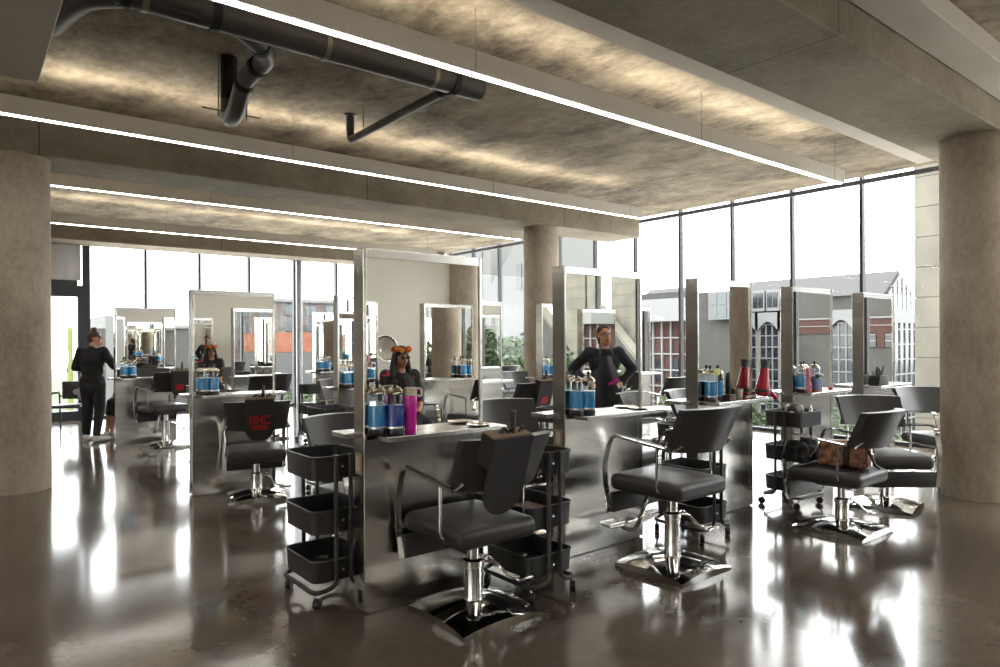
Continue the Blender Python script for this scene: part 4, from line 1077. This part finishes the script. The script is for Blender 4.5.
# standing woman, hands on hips, reflected in the second mirror
J = standing(1.68)
J.update(elL=V(-.36, -.10, 1.16), elR=V(.36, -.10, 1.16), wrL=V(-.205, .03, 1.00), wrR=V(.205, .03, 1.00), hdL=V(-.13, .12, .96), hdR=V(.13, .12, .96), sideL=V(0, -.3, 1), sideR=V(0, -.3, 1))
def hair_back(bm, c, hr):
    ell(bm, c + hr @ V(0, -0.024, 0.060), (0.086, 0.088, 0.072)); ell(bm, c + hr @ V(0, -0.04, 0.0), (0.090, 0.06, 0.08)); ell(bm, c + hr @ V(0, -0.07, -0.01), (0.072, 0.06, 0.085)); ell(bm, c + hr @ V(0.0, -0.12, -0.05), (0.035, 0.04, 0.08))
def apron_extra(t, J, head, hr):
    bm = BM()
    rows = [(1.32, .085, .155), (1.22, .12, .165), (1.10, .155, .165), (1.0, .185, .165), (.88, .20, .165), (.72, .205, .16), (.56, .205, .15)]
    g = []
    for z, w, yy in rows:
        g.append([bm.verts.new((w * u, yy - 0.10 * u * u + 0.008 * math.sin(9 * u + z * 11), z)) for u in [k / 6 - 1 for k in range(13)]])
    for a, b in zip(g[:-1], g[1:]):
        for k in range(12): bm.faces.new((a[k], a[k + 1], b[k + 1], b[k]))
    bmesh.ops.solidify(bm, geom=bm.faces[:], thickness=0.006)
    obj('apron', bm, M['apron'], t)
    bm = BM(); tube(bm, [(-.075, .15, 1.33), (-.06, .06, 1.45), (0, -.06, 1.48), (.06, .06, 1.45), (.075, .15, 1.33)], 0.008, 8); obj('neck_strap', bm, M['apron'], t)
    bm = BM(); tube(bm, [(.02, .18, .99), (.13, .165, 1.05)], 0.016, 10); obj('pink_comb', bm, M['magenta'], t)
    bm = BM()
    for s_ in (-1, 1):
        c = head + hr @ V(0.033 * s_, 0.094, 0.010)
        tube(bm, [c + hr @ V(0.024 * math.cos(R(30 * k)), 0, 0.017 * math.sin(R(30 * k))) for k in range(13)], 0.003, 6)
        tube(bm, [head + hr @ V(0.057 * s_, 0.092, 0.014), head + hr @ V(0.080 * s_, 0.0, 0.014)], 0.003, 6)
    tube(bm, [head + hr @ V(-0.01, 0.098, 0.014), head + hr @ V(0.01, 0.098, 0.014)], 0.003, 6)
    obj('glasses', bm, M['blackplastic'], t)
person('woman in dark sweater and black apron, hands on hips, reflected in the second mirror', (5.95, 1.30, 0), 36, M['skin'], J, (hair_back, M['hairbrown']),
       (M['navycloth'], -0.02, 0.97), (M['blackcloth'], 0.97), M['shoe'], head_turn=-14, head_tilt=-2, extra=apron_extra)
# woman with a flower crown, reflected in the nearest mirror
J = seated(0.565)
def hair_long(bm, c, hr):
    ell(bm, c + hr @ V(0, -0.018, 0.052), (0.092, 0.098, 0.082))
    for s_ in (-1, 1):
        cap_(bm, c + hr @ V(0.070 * s_, -0.02, 0.02), c + hr @ V(0.098 * s_, 0.0, -0.12), 0.034, 0.040); cap_(bm, c + hr @ V(0.098 * s_, 0.0, -0.12), c + hr @ V(0.105 * s_, 0.035, -0.24), 0.040, 0.026)
    cap_(bm, c + hr @ V(0, -0.07, 0), c + hr @ V(0, -0.09, -0.22), 0.075, 0.06)
def crown_extra(t, J, head, hr):
    ms = ['flowerorange', 'flowerred', 'flowerpurple', 'flowerorange']
    for i in range(11):
        a = R(-20 + 220 * i / 10) ; c = head + hr @ V(0.093 * math.cos(a), 0.090 * math.sin(a) - 0.01, 0.086 + 0.012 * (i % 2))
        bm = BM()
        ell(bm, c, (0.014, 0.014, 0.012), None, 8, 6)
        for k in range(6):
            b = R(60 * k); ell(bm, c + V(0.018 * math.cos(b), 0.010 * math.sin(b), 0.018 * math.sin(b)), (0.014, 0.012, 0.014), None, 8, 6)
        obj('crown_flower', bm, M[ms[i % 4]], t)
    bm = BM()
    for s_ in (-1, 1):
        ell(bm, head + hr @ V(0.033 * s_, 0.094, 0.008), (0.026, 0.007, 0.021))
    tube(bm, [head + hr @ V(-0.08, 0.0, 0.014), head + hr @ V(-0.055, 0.09, 0.014), head + hr @ V(0.055, 0.09, 0.014), head + hr @ V(0.08, 0.0, 0.014)], 0.003, 6)
    obj('glasses', bm, M['blackplastic'], t)
person('woman with orange flower crown, long dark hair and floral black top, reflected in nearest mirror', (3.87, 0.22, 0), 8, M['skinb'], J, (hair_long, M['hairblack']),
       (M['floral'], 0.0, 0.4), (M['blackcloth'], 0.9), M['shoe'], head_turn=-8, head_tilt=-6, extra=crown_extra)

# ------------------------------------------------------------------ outside
def ext(r, g, b, k=0.12):
    c = rgb(r, g, b); return (c[0] * k, c[1] * k, c[2] * k, 1)
M['ground'] = mat('lawn and paving', ext(128, 146, 88, 0.160), 0.95, noise=((.09, .09, .09), ext(150, 148, 138, 0.160), .47, .55))
M['roofgrey'] = mat('grey metal roof', ext(142, 138, 134, 0.070), 0.7)
M['greypanel'] = mat('grey render', ext(160, 158, 152, 0.095), 0.8, noise=((1.2, 1.2, 1.2), ext(146, 144, 138, 0.095), .4, .6))
M['brick'] = mat('red brick', ext(160, 98, 84, 0.110), 0.9, noise=((6, 6, 14), ext(132, 76, 66, 0.110), .4, .6))
M['pinkbrick'] = mat('hazy pink brick', ext(186, 166, 158, 0.130), 0.9, noise=((.5, .5, .8), ext(214, 206, 200, 0.130), .45, .55))
M['whitepaint'] = mat('white exterior paint', ext(222, 224, 224, 0.150), 0.6)
M['darkglass'] = mat('dark outside glass', ext(84, 92, 108, 0.100), 0.15, noise=((.7, .7, .9), ext(132, 140, 146, 0.100), .42, .58))
M['paleglass'] = mat('pale outside glass', ext(176, 190, 196), 0.2)
M['paleconc'] = mat('pale outside concrete', ext(204, 196, 176, 0.190), 0.85, noise=((.8, .8, .5), ext(176, 170, 154, 0.190), .4, .6))
M['palebld'] = mat('pale outside building', ext(206, 206, 202, 0.170), 0.85)
M['orange'] = mat('orange safety netting', ext(232, 128, 84, 0.150), 0.8, noise=((1, 1, 1), ext(240, 160, 120, 0.150), .4, .6))
M['asphalt'] = mat('pale road', ext(178, 178, 176), 0.9)
M['leaf'] = mat('tree leaves', ext(112, 150, 62, 0.14), 0.7, noise=((.9, .9, .9), ext(70, 106, 44, 0.14), .42, .6))
M['bark'] = mat('bark', ext(92, 78, 64), 0.9)
M['lime'] = mat('lime painted post', ext(178, 196, 92, 0.200), 0.6)
GZ = -4.6
bm = BM(); box(bm, -140, -160, GZ - 0.5, 190, 190, GZ); pv = mat('pale bounce paving', rgb(222, 218, 208), 0.9, noise=((.4, .4, .4), rgb(210, 205, 194), .4, .6))
for x0, y0, x1, y1 in ((10.7, -40, 33, 40), (-9, 15.9, 10.7, 40)):  # unseen pale ground, added to bounce daylight up to the ceiling
    b2 = BM(); box(b2, x0, y0, GZ, x1, y1, GZ + 0.03); tag(obj('bounce_paving', b2, pv, smooth=False), 'pale bounce paving added unseen below the windows to light the ceiling', 'paving', None, 'structure')
tag(obj('ground', bm, M['ground'], smooth=False), 'green lawn and pale paving far below the windows', 'ground', None, 'structure')

def building(label, loc=(0, 0, 0)):
    return thing('building', label, 'building', loc)
# gabled grey building opposite the right windows
t = building('grey gabled building with white window grids seen through the right windows')
bm = BM(); box(bm, 45, 18.1, GZ, 49.3, 38, 4.34); obj('wall', bm, M['greypanel'], t, smooth=False)
bm = BM(); prism(bm, [(44.7, 4.30), (46.9, 5.85), (49.6, 4.30)], 18.1, 38)
xf(bm, Matrix(((1, 0, 0, 0), (0, 0, 1, 0), (0, 1, 0, 0), (0, 0, 0, 1)))); obj('roof', bm, M['roofgrey'], t, smooth=False)
bm = BM(); prism(bm, [(45.1, 4.32), (46.9, 5.62), (49.2, 4.32)], 18.0, 18.1)
xf(bm, Matrix(((1, 0, 0, 0), (0, 0, 1, 0), (0, 1, 0, 0), (0, 0, 0, 1)))); gb = obj('gable_glazing', bm, M['paleglass'], t, smooth=False)
bm = BM()
for i in range(1, 6): box(bm, 45.1 + i * 0.68, 17.95, 3.3, 45.14 + i * 0.68, 18.0, 4.4 + 1.1 * (1 - abs(i - 2.7) / 2.7))
for z in (3.8, 4.3, 4.75): box(bm, 45.2, 17.95, z, 49.1, 18.0, z + 0.04)
obj('gable_bars', bm, M['whitepaint'], gb, smooth=False)
bm = BM(); box(bm, 45.1, 17.98, 3.2, 49.2, 18.09, 4.32); obj('gable_wall', bm, M['paleglass'], t, smooth=False)
bm = BM(); box(bm, 45.1, 17.9, 2.5, 49.2, 18.08, 3.2); obj('end_fascia', bm, M['whitepaint'], t, smooth=False)
bm = BM(); box(bm, 45.1, 18.0, GZ, 49.2, 18.09, 2.5); ew = obj('end_window', bm, M['darkglass'], t, smooth=False)
bm = BM()
for i in range(6): box(bm, 45.1 + i * 0.80, 17.93, GZ, 45.2 + i * 0.80, 17.99, 2.5)
for j in range(8): box(bm, 45.1, 17.94, GZ + j * 0.95, 49.2, 17.99, GZ + 0.1 + j * 0.95)
obj('end_bars', bm, M['whitepaint'], ew, smooth=False)
def grid_bay(t, x, y0, y1, z0, z1, glass, ny, nz, arch=True, bar=0.07):
    bm = BM(); box(bm, x - 0.06, y0, z0, x + 0.02, y1, z1); w = obj('window', bm, M[glass], t, smooth=False)
    bm = BM()
    for i in range(ny + 1):
        y = y0 + (y1 - y0) * i / ny; box(bm, x - 0.14, y - bar / 2, z0, x - 0.05, y + bar / 2, z1)
    for j in range(nz + 1):
        z = z0 + (z1 - z0) * j / nz; box(bm, x - 0.13, y0, z - bar / 2, x - 0.05, y1, z + bar / 2)
    obj('glazing_bars', bm, M['whitepaint'], w, smooth=False)
    bm = BM(); n = 10; r = (y1 - y0) / 2
    poly = [(y0 - 0.25, z1 + 0.85), (y0 - 0.25, z1 - 0.35)] + [(y0 + (y1 - y0) * k / n, z1 - 0.35 + 0.55 * math.sin(PI * k / n)) for k in range(n + 1)] + [(y1 + 0.25, z1 - 0.35), (y1 + 0.25, z1 + 0.85)]
    prism(bm, poly, x - 0.35, x - 0.12)
    xf(bm, Matrix(((0, 0, 1, 0), (1, 0, 0, 0), (0, 1, 0, 0), (0, 0, 0, 1)))); obj('fascia', bm, M['whitepaint'], t, smooth=False)
for y in (18.3, 20.0, 21.7, 23.4, 25.1, 26.8, 28.5, 30.2):
    grid_bay(t, 45, y, y + 1.42, GZ, 2.55, 'darkglass', 3, 9)
    bm = BM(); box(bm, 44.86, y + 1.44, GZ, 45.1, y + 1.68, 2.5); obj('pilaster', bm, M['paleconc'], t, smooth=False)
for y in (24.9, 26.0):
    bm = BM(); box(bm, 44.6, y, 3.5, 46.2, y + 0.95, 5.0); dm = obj('dormer', bm, M['whitepaint'], t, smooth=False)
    bm = BM(); box(bm, 44.55, y + 0.1, 3.75, 44.62, y + 0.44, 4.8); box(bm, 44.55, y + 0.52, 3.75, 44.62, y + 0.86, 4.8); obj('dormer_window', bm, M['darkglass'], dm, smooth=False)
# white and brick building between the second and third station
t = building('white canopied brick building with a white window grid, between second and third stations')
bm = BM(); box(bm, 38, 26.6, GZ, 41, 33, 3.0); obj('wall', bm, M['brick'], t, smooth=False)
bm = BM(); box(bm, 36.8, 26.3, 2.75, 41.2, 33.2, 4.25); obj('canopy', bm, M['whitepaint'], t, smooth=False)
bm = BM(); box(bm, 38.5, 28, 4.25, 41, 33, 4.8); obj('penthouse', bm, M['roofgrey'], t, smooth=False)
bm = BM()
for i in range(9): box(bm, 37.80, 26.6 + i * 0.75, GZ, 37.92, 26.72 + i * 0.75, 2.75)
for z in (-3.8, -2.8, -1.7, -0.6, 0.5, 1.6): box(bm, 37.81, 26.6, z, 37.91, 32.7, z + 0.1)
obj('window_grid', bm, M['whitepaint'], t, smooth=False)
for i in range(0, 7, 2):
    bm = BM(); box(bm, 37.95, 26.9 + i * 0.75, -1.4, 38.02, 27.5 + i * 0.75, 0.2); obj('window', bm, M['darkglass'], t, smooth=False)
# tall concrete fin right outside the right windows
t = building('tall pale concrete fin wall left of the right column, outside the glass')
bm = BM(); box(bm, 20.03, 4.43, GZ, 20.77, 7.30, GZ + 16); obj('core', bm, M['greypanel'], t, smooth=False)
for k in range(20):
    z = GZ + k * 0.8
    bm = BM(); box(bm, 20, 4.4, z, 20.8, 7.33, z + 0.79, bev=0.01, seg=1); obj('panel', bm, M['paleconc'], t, smooth=False)
# pale buildings far beyond the right windows, left of the slim column
t = building('pale concrete building with a sloped top beyond the trees, left of the slim column')
bm = BM(); prism(bm, [(66.5, GZ), (78, GZ), (78, 9.0), (73, 13.5), (71.5, 15.8), (66.5, 17.5)], 60, 70)
xf(bm, Matrix(((0, 0, 1, 0), (1, 0, 0, 0), (0, 1, 0, 0), (0, 0, 0, 1)))); obj('wall', bm, M['palebld'], t, smooth=False)
bm = BM(); box(bm, 59.9, 70.5, 8.5, 60, 71.5, 12.0); obj('window', bm, M['darkglass'], t, smooth=False)
bm = BM(); box(bm, 55, 66, GZ, 59.9, 76, 6.0); obj('podium', bm, M['whitepaint'], t, smooth=False)
t = building('white apartment slab far beyond the right windows, behind the nearest mirror frame')
bm = BM(); box(bm, 62, 80, GZ, 72, 92, 17); obj('wall', bm, M['palebld'], t, smooth=False)
bm = BM(); box(bm, 61.9, 82, 8, 62, 84, 15); obj('window', bm, M['darkglass'], t, smooth=False)
# buildings that only the mirrors show
t = building('grey building with a red brick band, seen in the fourth and fifth mirrors')
bm = BM(); box(bm, 45, -20.5, GZ, 56, -6.5, 9.0); obj('wall', bm, M['greypanel'], t, smooth=False)
bm = BM(); box(bm, 44.9, -20.5, 1.87, 45, -6.5, 2.8); obj('brick_band', bm, M['brick'], t, smooth=False)
bm = BM(); box(bm, 44.85, -20.5, 2.8, 45, -6.5, 2.9); box(bm, 44.86, -20.5, 2.33, 44.95, -6.5, 2.38); obj('white_course', bm, M['whitepaint'], t, smooth=False)
for k in range(3):
    y = -13.2 + k * 1.9
    bm = BM(); box(bm, 44.9, y, 1.0, 45, y + 1.35, 1.78); w = obj('window', bm, M['darkglass'], t, smooth=False)
    bm = BM(); box(bm, 44.84, y, 1.35, 44.9, y + 1.35, 1.42); box(bm, 44.84, y + 0.65, 1.0, 44.9, y + 0.72, 1.78); box(bm, 44.84, y, 1.74, 44.9, y + 1.35, 1.8); obj('glazing_bars', bm, M['whitepaint'], w, smooth=False)
    bm = BM(); box(bm, 44.9, y + 1.4, 0.95, 45, y + 1.85, 1.87); obj('brick_pier', bm, M['brick'], t, smooth=False)
bm = BM(); prism(bm, [(-19.3, GZ), (-17.9, GZ), (-16.9, 1.9), (-17.5, 1.9)], 43.6, 44.2)
xf(bm, Matrix(((0, 0, 1, 0), (1, 0, 0, 0), (0, 1, 0, 0), (0, 0, 0, 1)))); obj('buttress', bm, M['paleconc'], t, smooth=False)
t = building('grey wall with a white window bay, seen in the third mirror')
bm = BM(); box(bm, 45, -26.6, GZ, 56, -20.6, 5.15); obj('wall', bm, M['greypanel'], t, smooth=False)
bm = BM(); box(bm, 44.2, -23.5, 3.0, 45, -21.0, 5.1); by = obj('window_bay', bm, M['whitepaint'], t, smooth=False)
for k in range(3):
    for j in range(2):
        bm = BM(); box(bm, 44.15, -23.4 + k * 0.8, 3.15 + j * 0.95, 44.2, -22.75 + k * 0.8, 4.0 + j * 0.95); obj('bay_pane', bm, M['paleglass'], by, smooth=False)
for y0, y1, zt, l in ((-46, -37.2, 12.0, 'broad'), (-36.9, -35.9, 14.0, 'slim'), (-34.0, -31.3, 14.0, 'right-hand')):
    t = thing('concrete_tower', '%s pale concrete tower seen in the mirror behind the standing woman' % l, 'tower')
    bm = BM(); box(bm, 45, y0, GZ, 45.9, y1, zt, bev=0.02, seg=1); obj('wall', bm, M['paleconc'], t, smooth=False)
    bm = BM()
    for k in range(1, 18): box(bm, 44.985, y0, GZ + k * 1.0, 45.0, y1, GZ + k * 1.0 + 0.03)
    obj('joint', bm, M['greypanel'], t, smooth=False)
t = thing('stair_wall', 'sloping grey stair wall with a pale coping, seen in the second mirror', 'wall')
bm = BM(); prism(bm, [(-35, GZ), (-29, GZ), (-29, -1.0), (-34.2, 4.2), (-35, 4.2)], 43.5, 44.3)
xf(bm, Matrix(((0, 0, 1, 0), (1, 0, 0, 0), (0, 1, 0, 0), (0, 0, 0, 1)))); obj('wall_face', bm, M['greypanel'], t, smooth=False)
bm = BM(); prism(bm, [(-29, -1.0), (-29, -0.6), (-34.2, 4.6), (-35, 4.6), (-35, 4.2), (-34.2, 4.2)], 43.35, 44.4)
xf(bm, Matrix(((0, 0, 1, 0), (1, 0, 0, 0), (0, 1, 0, 0), (0, 0, 0, 1)))); obj('coping', bm, M['paleconc'], t, smooth=False)
# beyond the back windows
t = building('hazy pink brick apartment block beyond the back windows')
bm = BM(); box(bm, 21.0, 62, GZ, 36, 74, 5.2); obj('wall', bm, M['pinkbrick'], t, smooth=False)
for k in range(7):
    for j in range(3):
        bm = BM(); box(bm, 21.8 + k * 2.0, 61.9, 1.0 + j * 1.5, 22.8 + k * 2.0, 62, 1.9 + j * 1.5); obj('window', bm, M['paleglass'], t, smooth=False)
bm = BM(); box(bm, 20.8, 61.7, 5.2, 36.2, 74.2, 5.5); obj('parapet', bm, M['palebld'], t, smooth=False)
t = thing('safety_fence', 'orange safety netting fence in front of the pink apartment block', 'fence')
bm = BM(); box(bm, 18.5, 50.0, -0.2 + 0.9, 31, 50.06, 2.2); obj('netting', bm, M['orange'], t, smooth=False)
for k in range(7):
    bm = BM(); box(bm, 18.5 + k * 2.05, 50.06, GZ, 18.6 + k * 2.05, 50.16, 2.3); obj('post', bm, M['greypanel'], t, smooth=False)
bm = BM(); box(bm, 18.5, 50.0, GZ, 31, 50.3, 0.72); obj('site_hoarding', bm, M['asphalt'], t, smooth=False)
t = building('pale grey house block behind the woman in black, beyond the back windows')
bm = BM(); box(bm, 8.9, 60, GZ, 12.2, 68, 3.6); obj('wall', bm, M['palebld'], t, smooth=False)
bm = BM(); box(bm, 9.6, 59.9, 1.8, 10.4, 60, 2.9); obj('window', bm, M['darkglass'], t, smooth=False)
bm = BM(); box(bm, 7.9, 60, GZ, 8.9, 68, 2.6); obj('annex', bm, M['greypanel'], t, smooth=False)
t = building('grey low building left of the middle station, beyond the back windows')
bm = BM(); box(bm, 13.4, 58, GZ, 19.5, 66, 2.6); obj('wall', bm, M['greypanel'], t, smooth=False)
bm = BM(); box(bm, 13.2, 57.8, 2.6, 19.7, 66.2, 2.85); obj('roof', bm, M['palebld'], t, smooth=False)
for i, x in enumerate((2.84, 3.14)):
    q_ = (0.085, 0.11)[i]
    bm = BM(); lathe(bm, [(q_, GZ), (q_, 2.0 + 0.06 * i), (q_ * .6, 2.03 + 0.06 * i)], 16); o = obj('lime_post', bm, M['lime']); o.location = (x, 26, 0)
    tag(o, ('shorter' if i == 0 else 'taller') + ' lime green post outside the glass door', 'post', 'lime green posts outside the glass door')

def tree(x, y, h, r, label, name='leafy_tree', n=1500, trunk=True, leaf=0.22):
    t = thing(name, label, 'tree' if trunk else 'shrub', (x, y, GZ))
    if trunk:
        bm = BM(); tube(bm, [(0, 0, 0), (0.1, 0, h * 0.5), (0, 0.1, h * 0.85)], 0.2, 10, True, [0.22, 0.15, 0.05])
        for k in range(5):
            a = k * 1.3; tube(bm, [(0.08, 0, h * (0.35 + 0.08 * k)), (math.cos(a) * r * 0.6, math.sin(a) * r * 0.6, h * (0.55 + 0.08 * k))], 0.05, 6, True, [0.07, 0.02])
        obj('trunk', bm, M['bark'], t)
    bm = BM()
    blobs = [(random.uniform(-.5, .5) * r, random.uniform(-.5, .5) * r, h * random.uniform(.5, .85) if trunk else h * random.uniform(.3, .6), r * random.uniform(.45, .7)) for _ in range(9)]
    for i in range(n):
        bx, by, bz, br = random.choice(blobs)
        d_ = Vector((random.gauss(0, 1), random.gauss(0, 1), random.gauss(0, 1))).normalized() * br * random.uniform(.6, 1.0)
        c = Vector((bx, by, bz)) + d_
        if c.z < 0.1: continue
        q = Quaternion((random.gauss(0, 1), random.gauss(0, 1), random.gauss(0, 1), random.gauss(0, 1))).normalized()
        l_ = leaf * random.uniform(.7, 1.3)
        vs = [bm.verts.new(c + q @ Vector(v)) for v in ((-l_, 0, 0), (0, -l_ * .5, 0), (l_, 0, 0), (0, l_ * .5, 0.03))]
        bm.faces.new(vs)
    obj('crown' if trunk else 'foliage', bm, M['leaf'], t, smooth=False)
trees = [(35, 42, 7.2, 3.0, 'tall green tree beside the slim far column, outside the right windows'),
         (42, 50.5, 6.2, 3.2, 'green tree just left of the slim column, farther out'),
         (41, 42.0, 5.4, 2.4, 'green tree hidden behind the slim column, outside the right windows'),
         (30, 37.0, 4.6, 2.4, 'lower bushy green tree left of the slim column'),
         (34, -30.5, 5.6, 2.4, 'green tree at the foot of the stair wall, seen in the second mirror'),
         (35, -38, 5.8, 2.6, 'green tree before the broad tower, seen in the second mirror'),
         (33, -22, 4.8, 2.2, 'green tree before the grey wall, seen in the third mirror'),
         (30, -45, 7.0, 3.2, 'green tree outside, seen in the nearest mirror beside the column'),
         (26, 46, 5.0, 2.2, 'green tree before the orange netting, beyond the back windows')]
for i, (x, y, h, r, l) in enumerate(trees): tree(x, y, h, r, l, n=2600 if i < 4 else 1600, leaf=0.30)
for i, (x, y, h, r, l) in enumerate([(18, 45, 4.4, 2.0, 'shrub below the orange netting, left of the round back post'), (22, 45, 4.2, 1.9, 'shrub below the orange netting, right of the round back post'),
        (4.3, 33, 4.2, 2.0, 'shrub behind the lime posts, outside the glass door'), (2.6, 30, 3.9, 1.8, 'shrub left of the lime posts, outside the glass door'),
        (30, 13, 4.0, 2.0, 'shrub by the concrete fin wall, outside the right windows'), (33, 24, 4.4, 2.2, 'shrub below the white canopied building'), (31, 19.5, 3.8, 2.0, 'shrub below the grey gabled building')]):
    tree(x, y, h, r, l, 'shrub', 900, False, 0.16)

# ------------------------------------------------------------------ sky, camera, output
w = bpy.data.worlds.new('World'); sc.world = w; w.use_nodes = True
nt = w.node_tree; bg = nt.nodes['Background']
bg.inputs['Color'].default_value = (0.96, 0.98, 1.0, 1); bg.inputs['Strength'].default_value = 6.0
cam = bpy.data.cameras.new('camera'); co = bpy.data.objects.new('camera', cam); COL.objects.link(co)
cam.sensor_width = 36; cam.lens = 680.6 / 1000 * 36; cam.shift_y = (340.76 - 333.5) / 1000
cam.clip_end = 500
th = 0.8984
yaw = -math.atan2(math.cos(th), math.sin(th))
co.matrix_world = Matrix.Translation((0, 0, 1.5)) @ Matrix.Rotation(yaw, 4, 'Z') @ Matrix.Rotation(R(90), 4, 'X') @ Matrix.Rotation(-0.005, 4, 'Z')
sc.camera = co
sc.view_settings.view_transform = 'Standard'
sc.view_settings.look = 'None'
sc.view_settings.gamma = 1.0
sc.view_settings.use_curve_mapping = False
sc.view_settings.exposure = 0.85
cy = sc.cycles
cy.sample_clamp_indirect = 12.0
cy.max_bounces = 14; cy.glossy_bounces = 8; cy.diffuse_bounces = 4; cy.transparent_max_bounces = 24
cy.caustics_reflective = False; cy.caustics_refractive = False
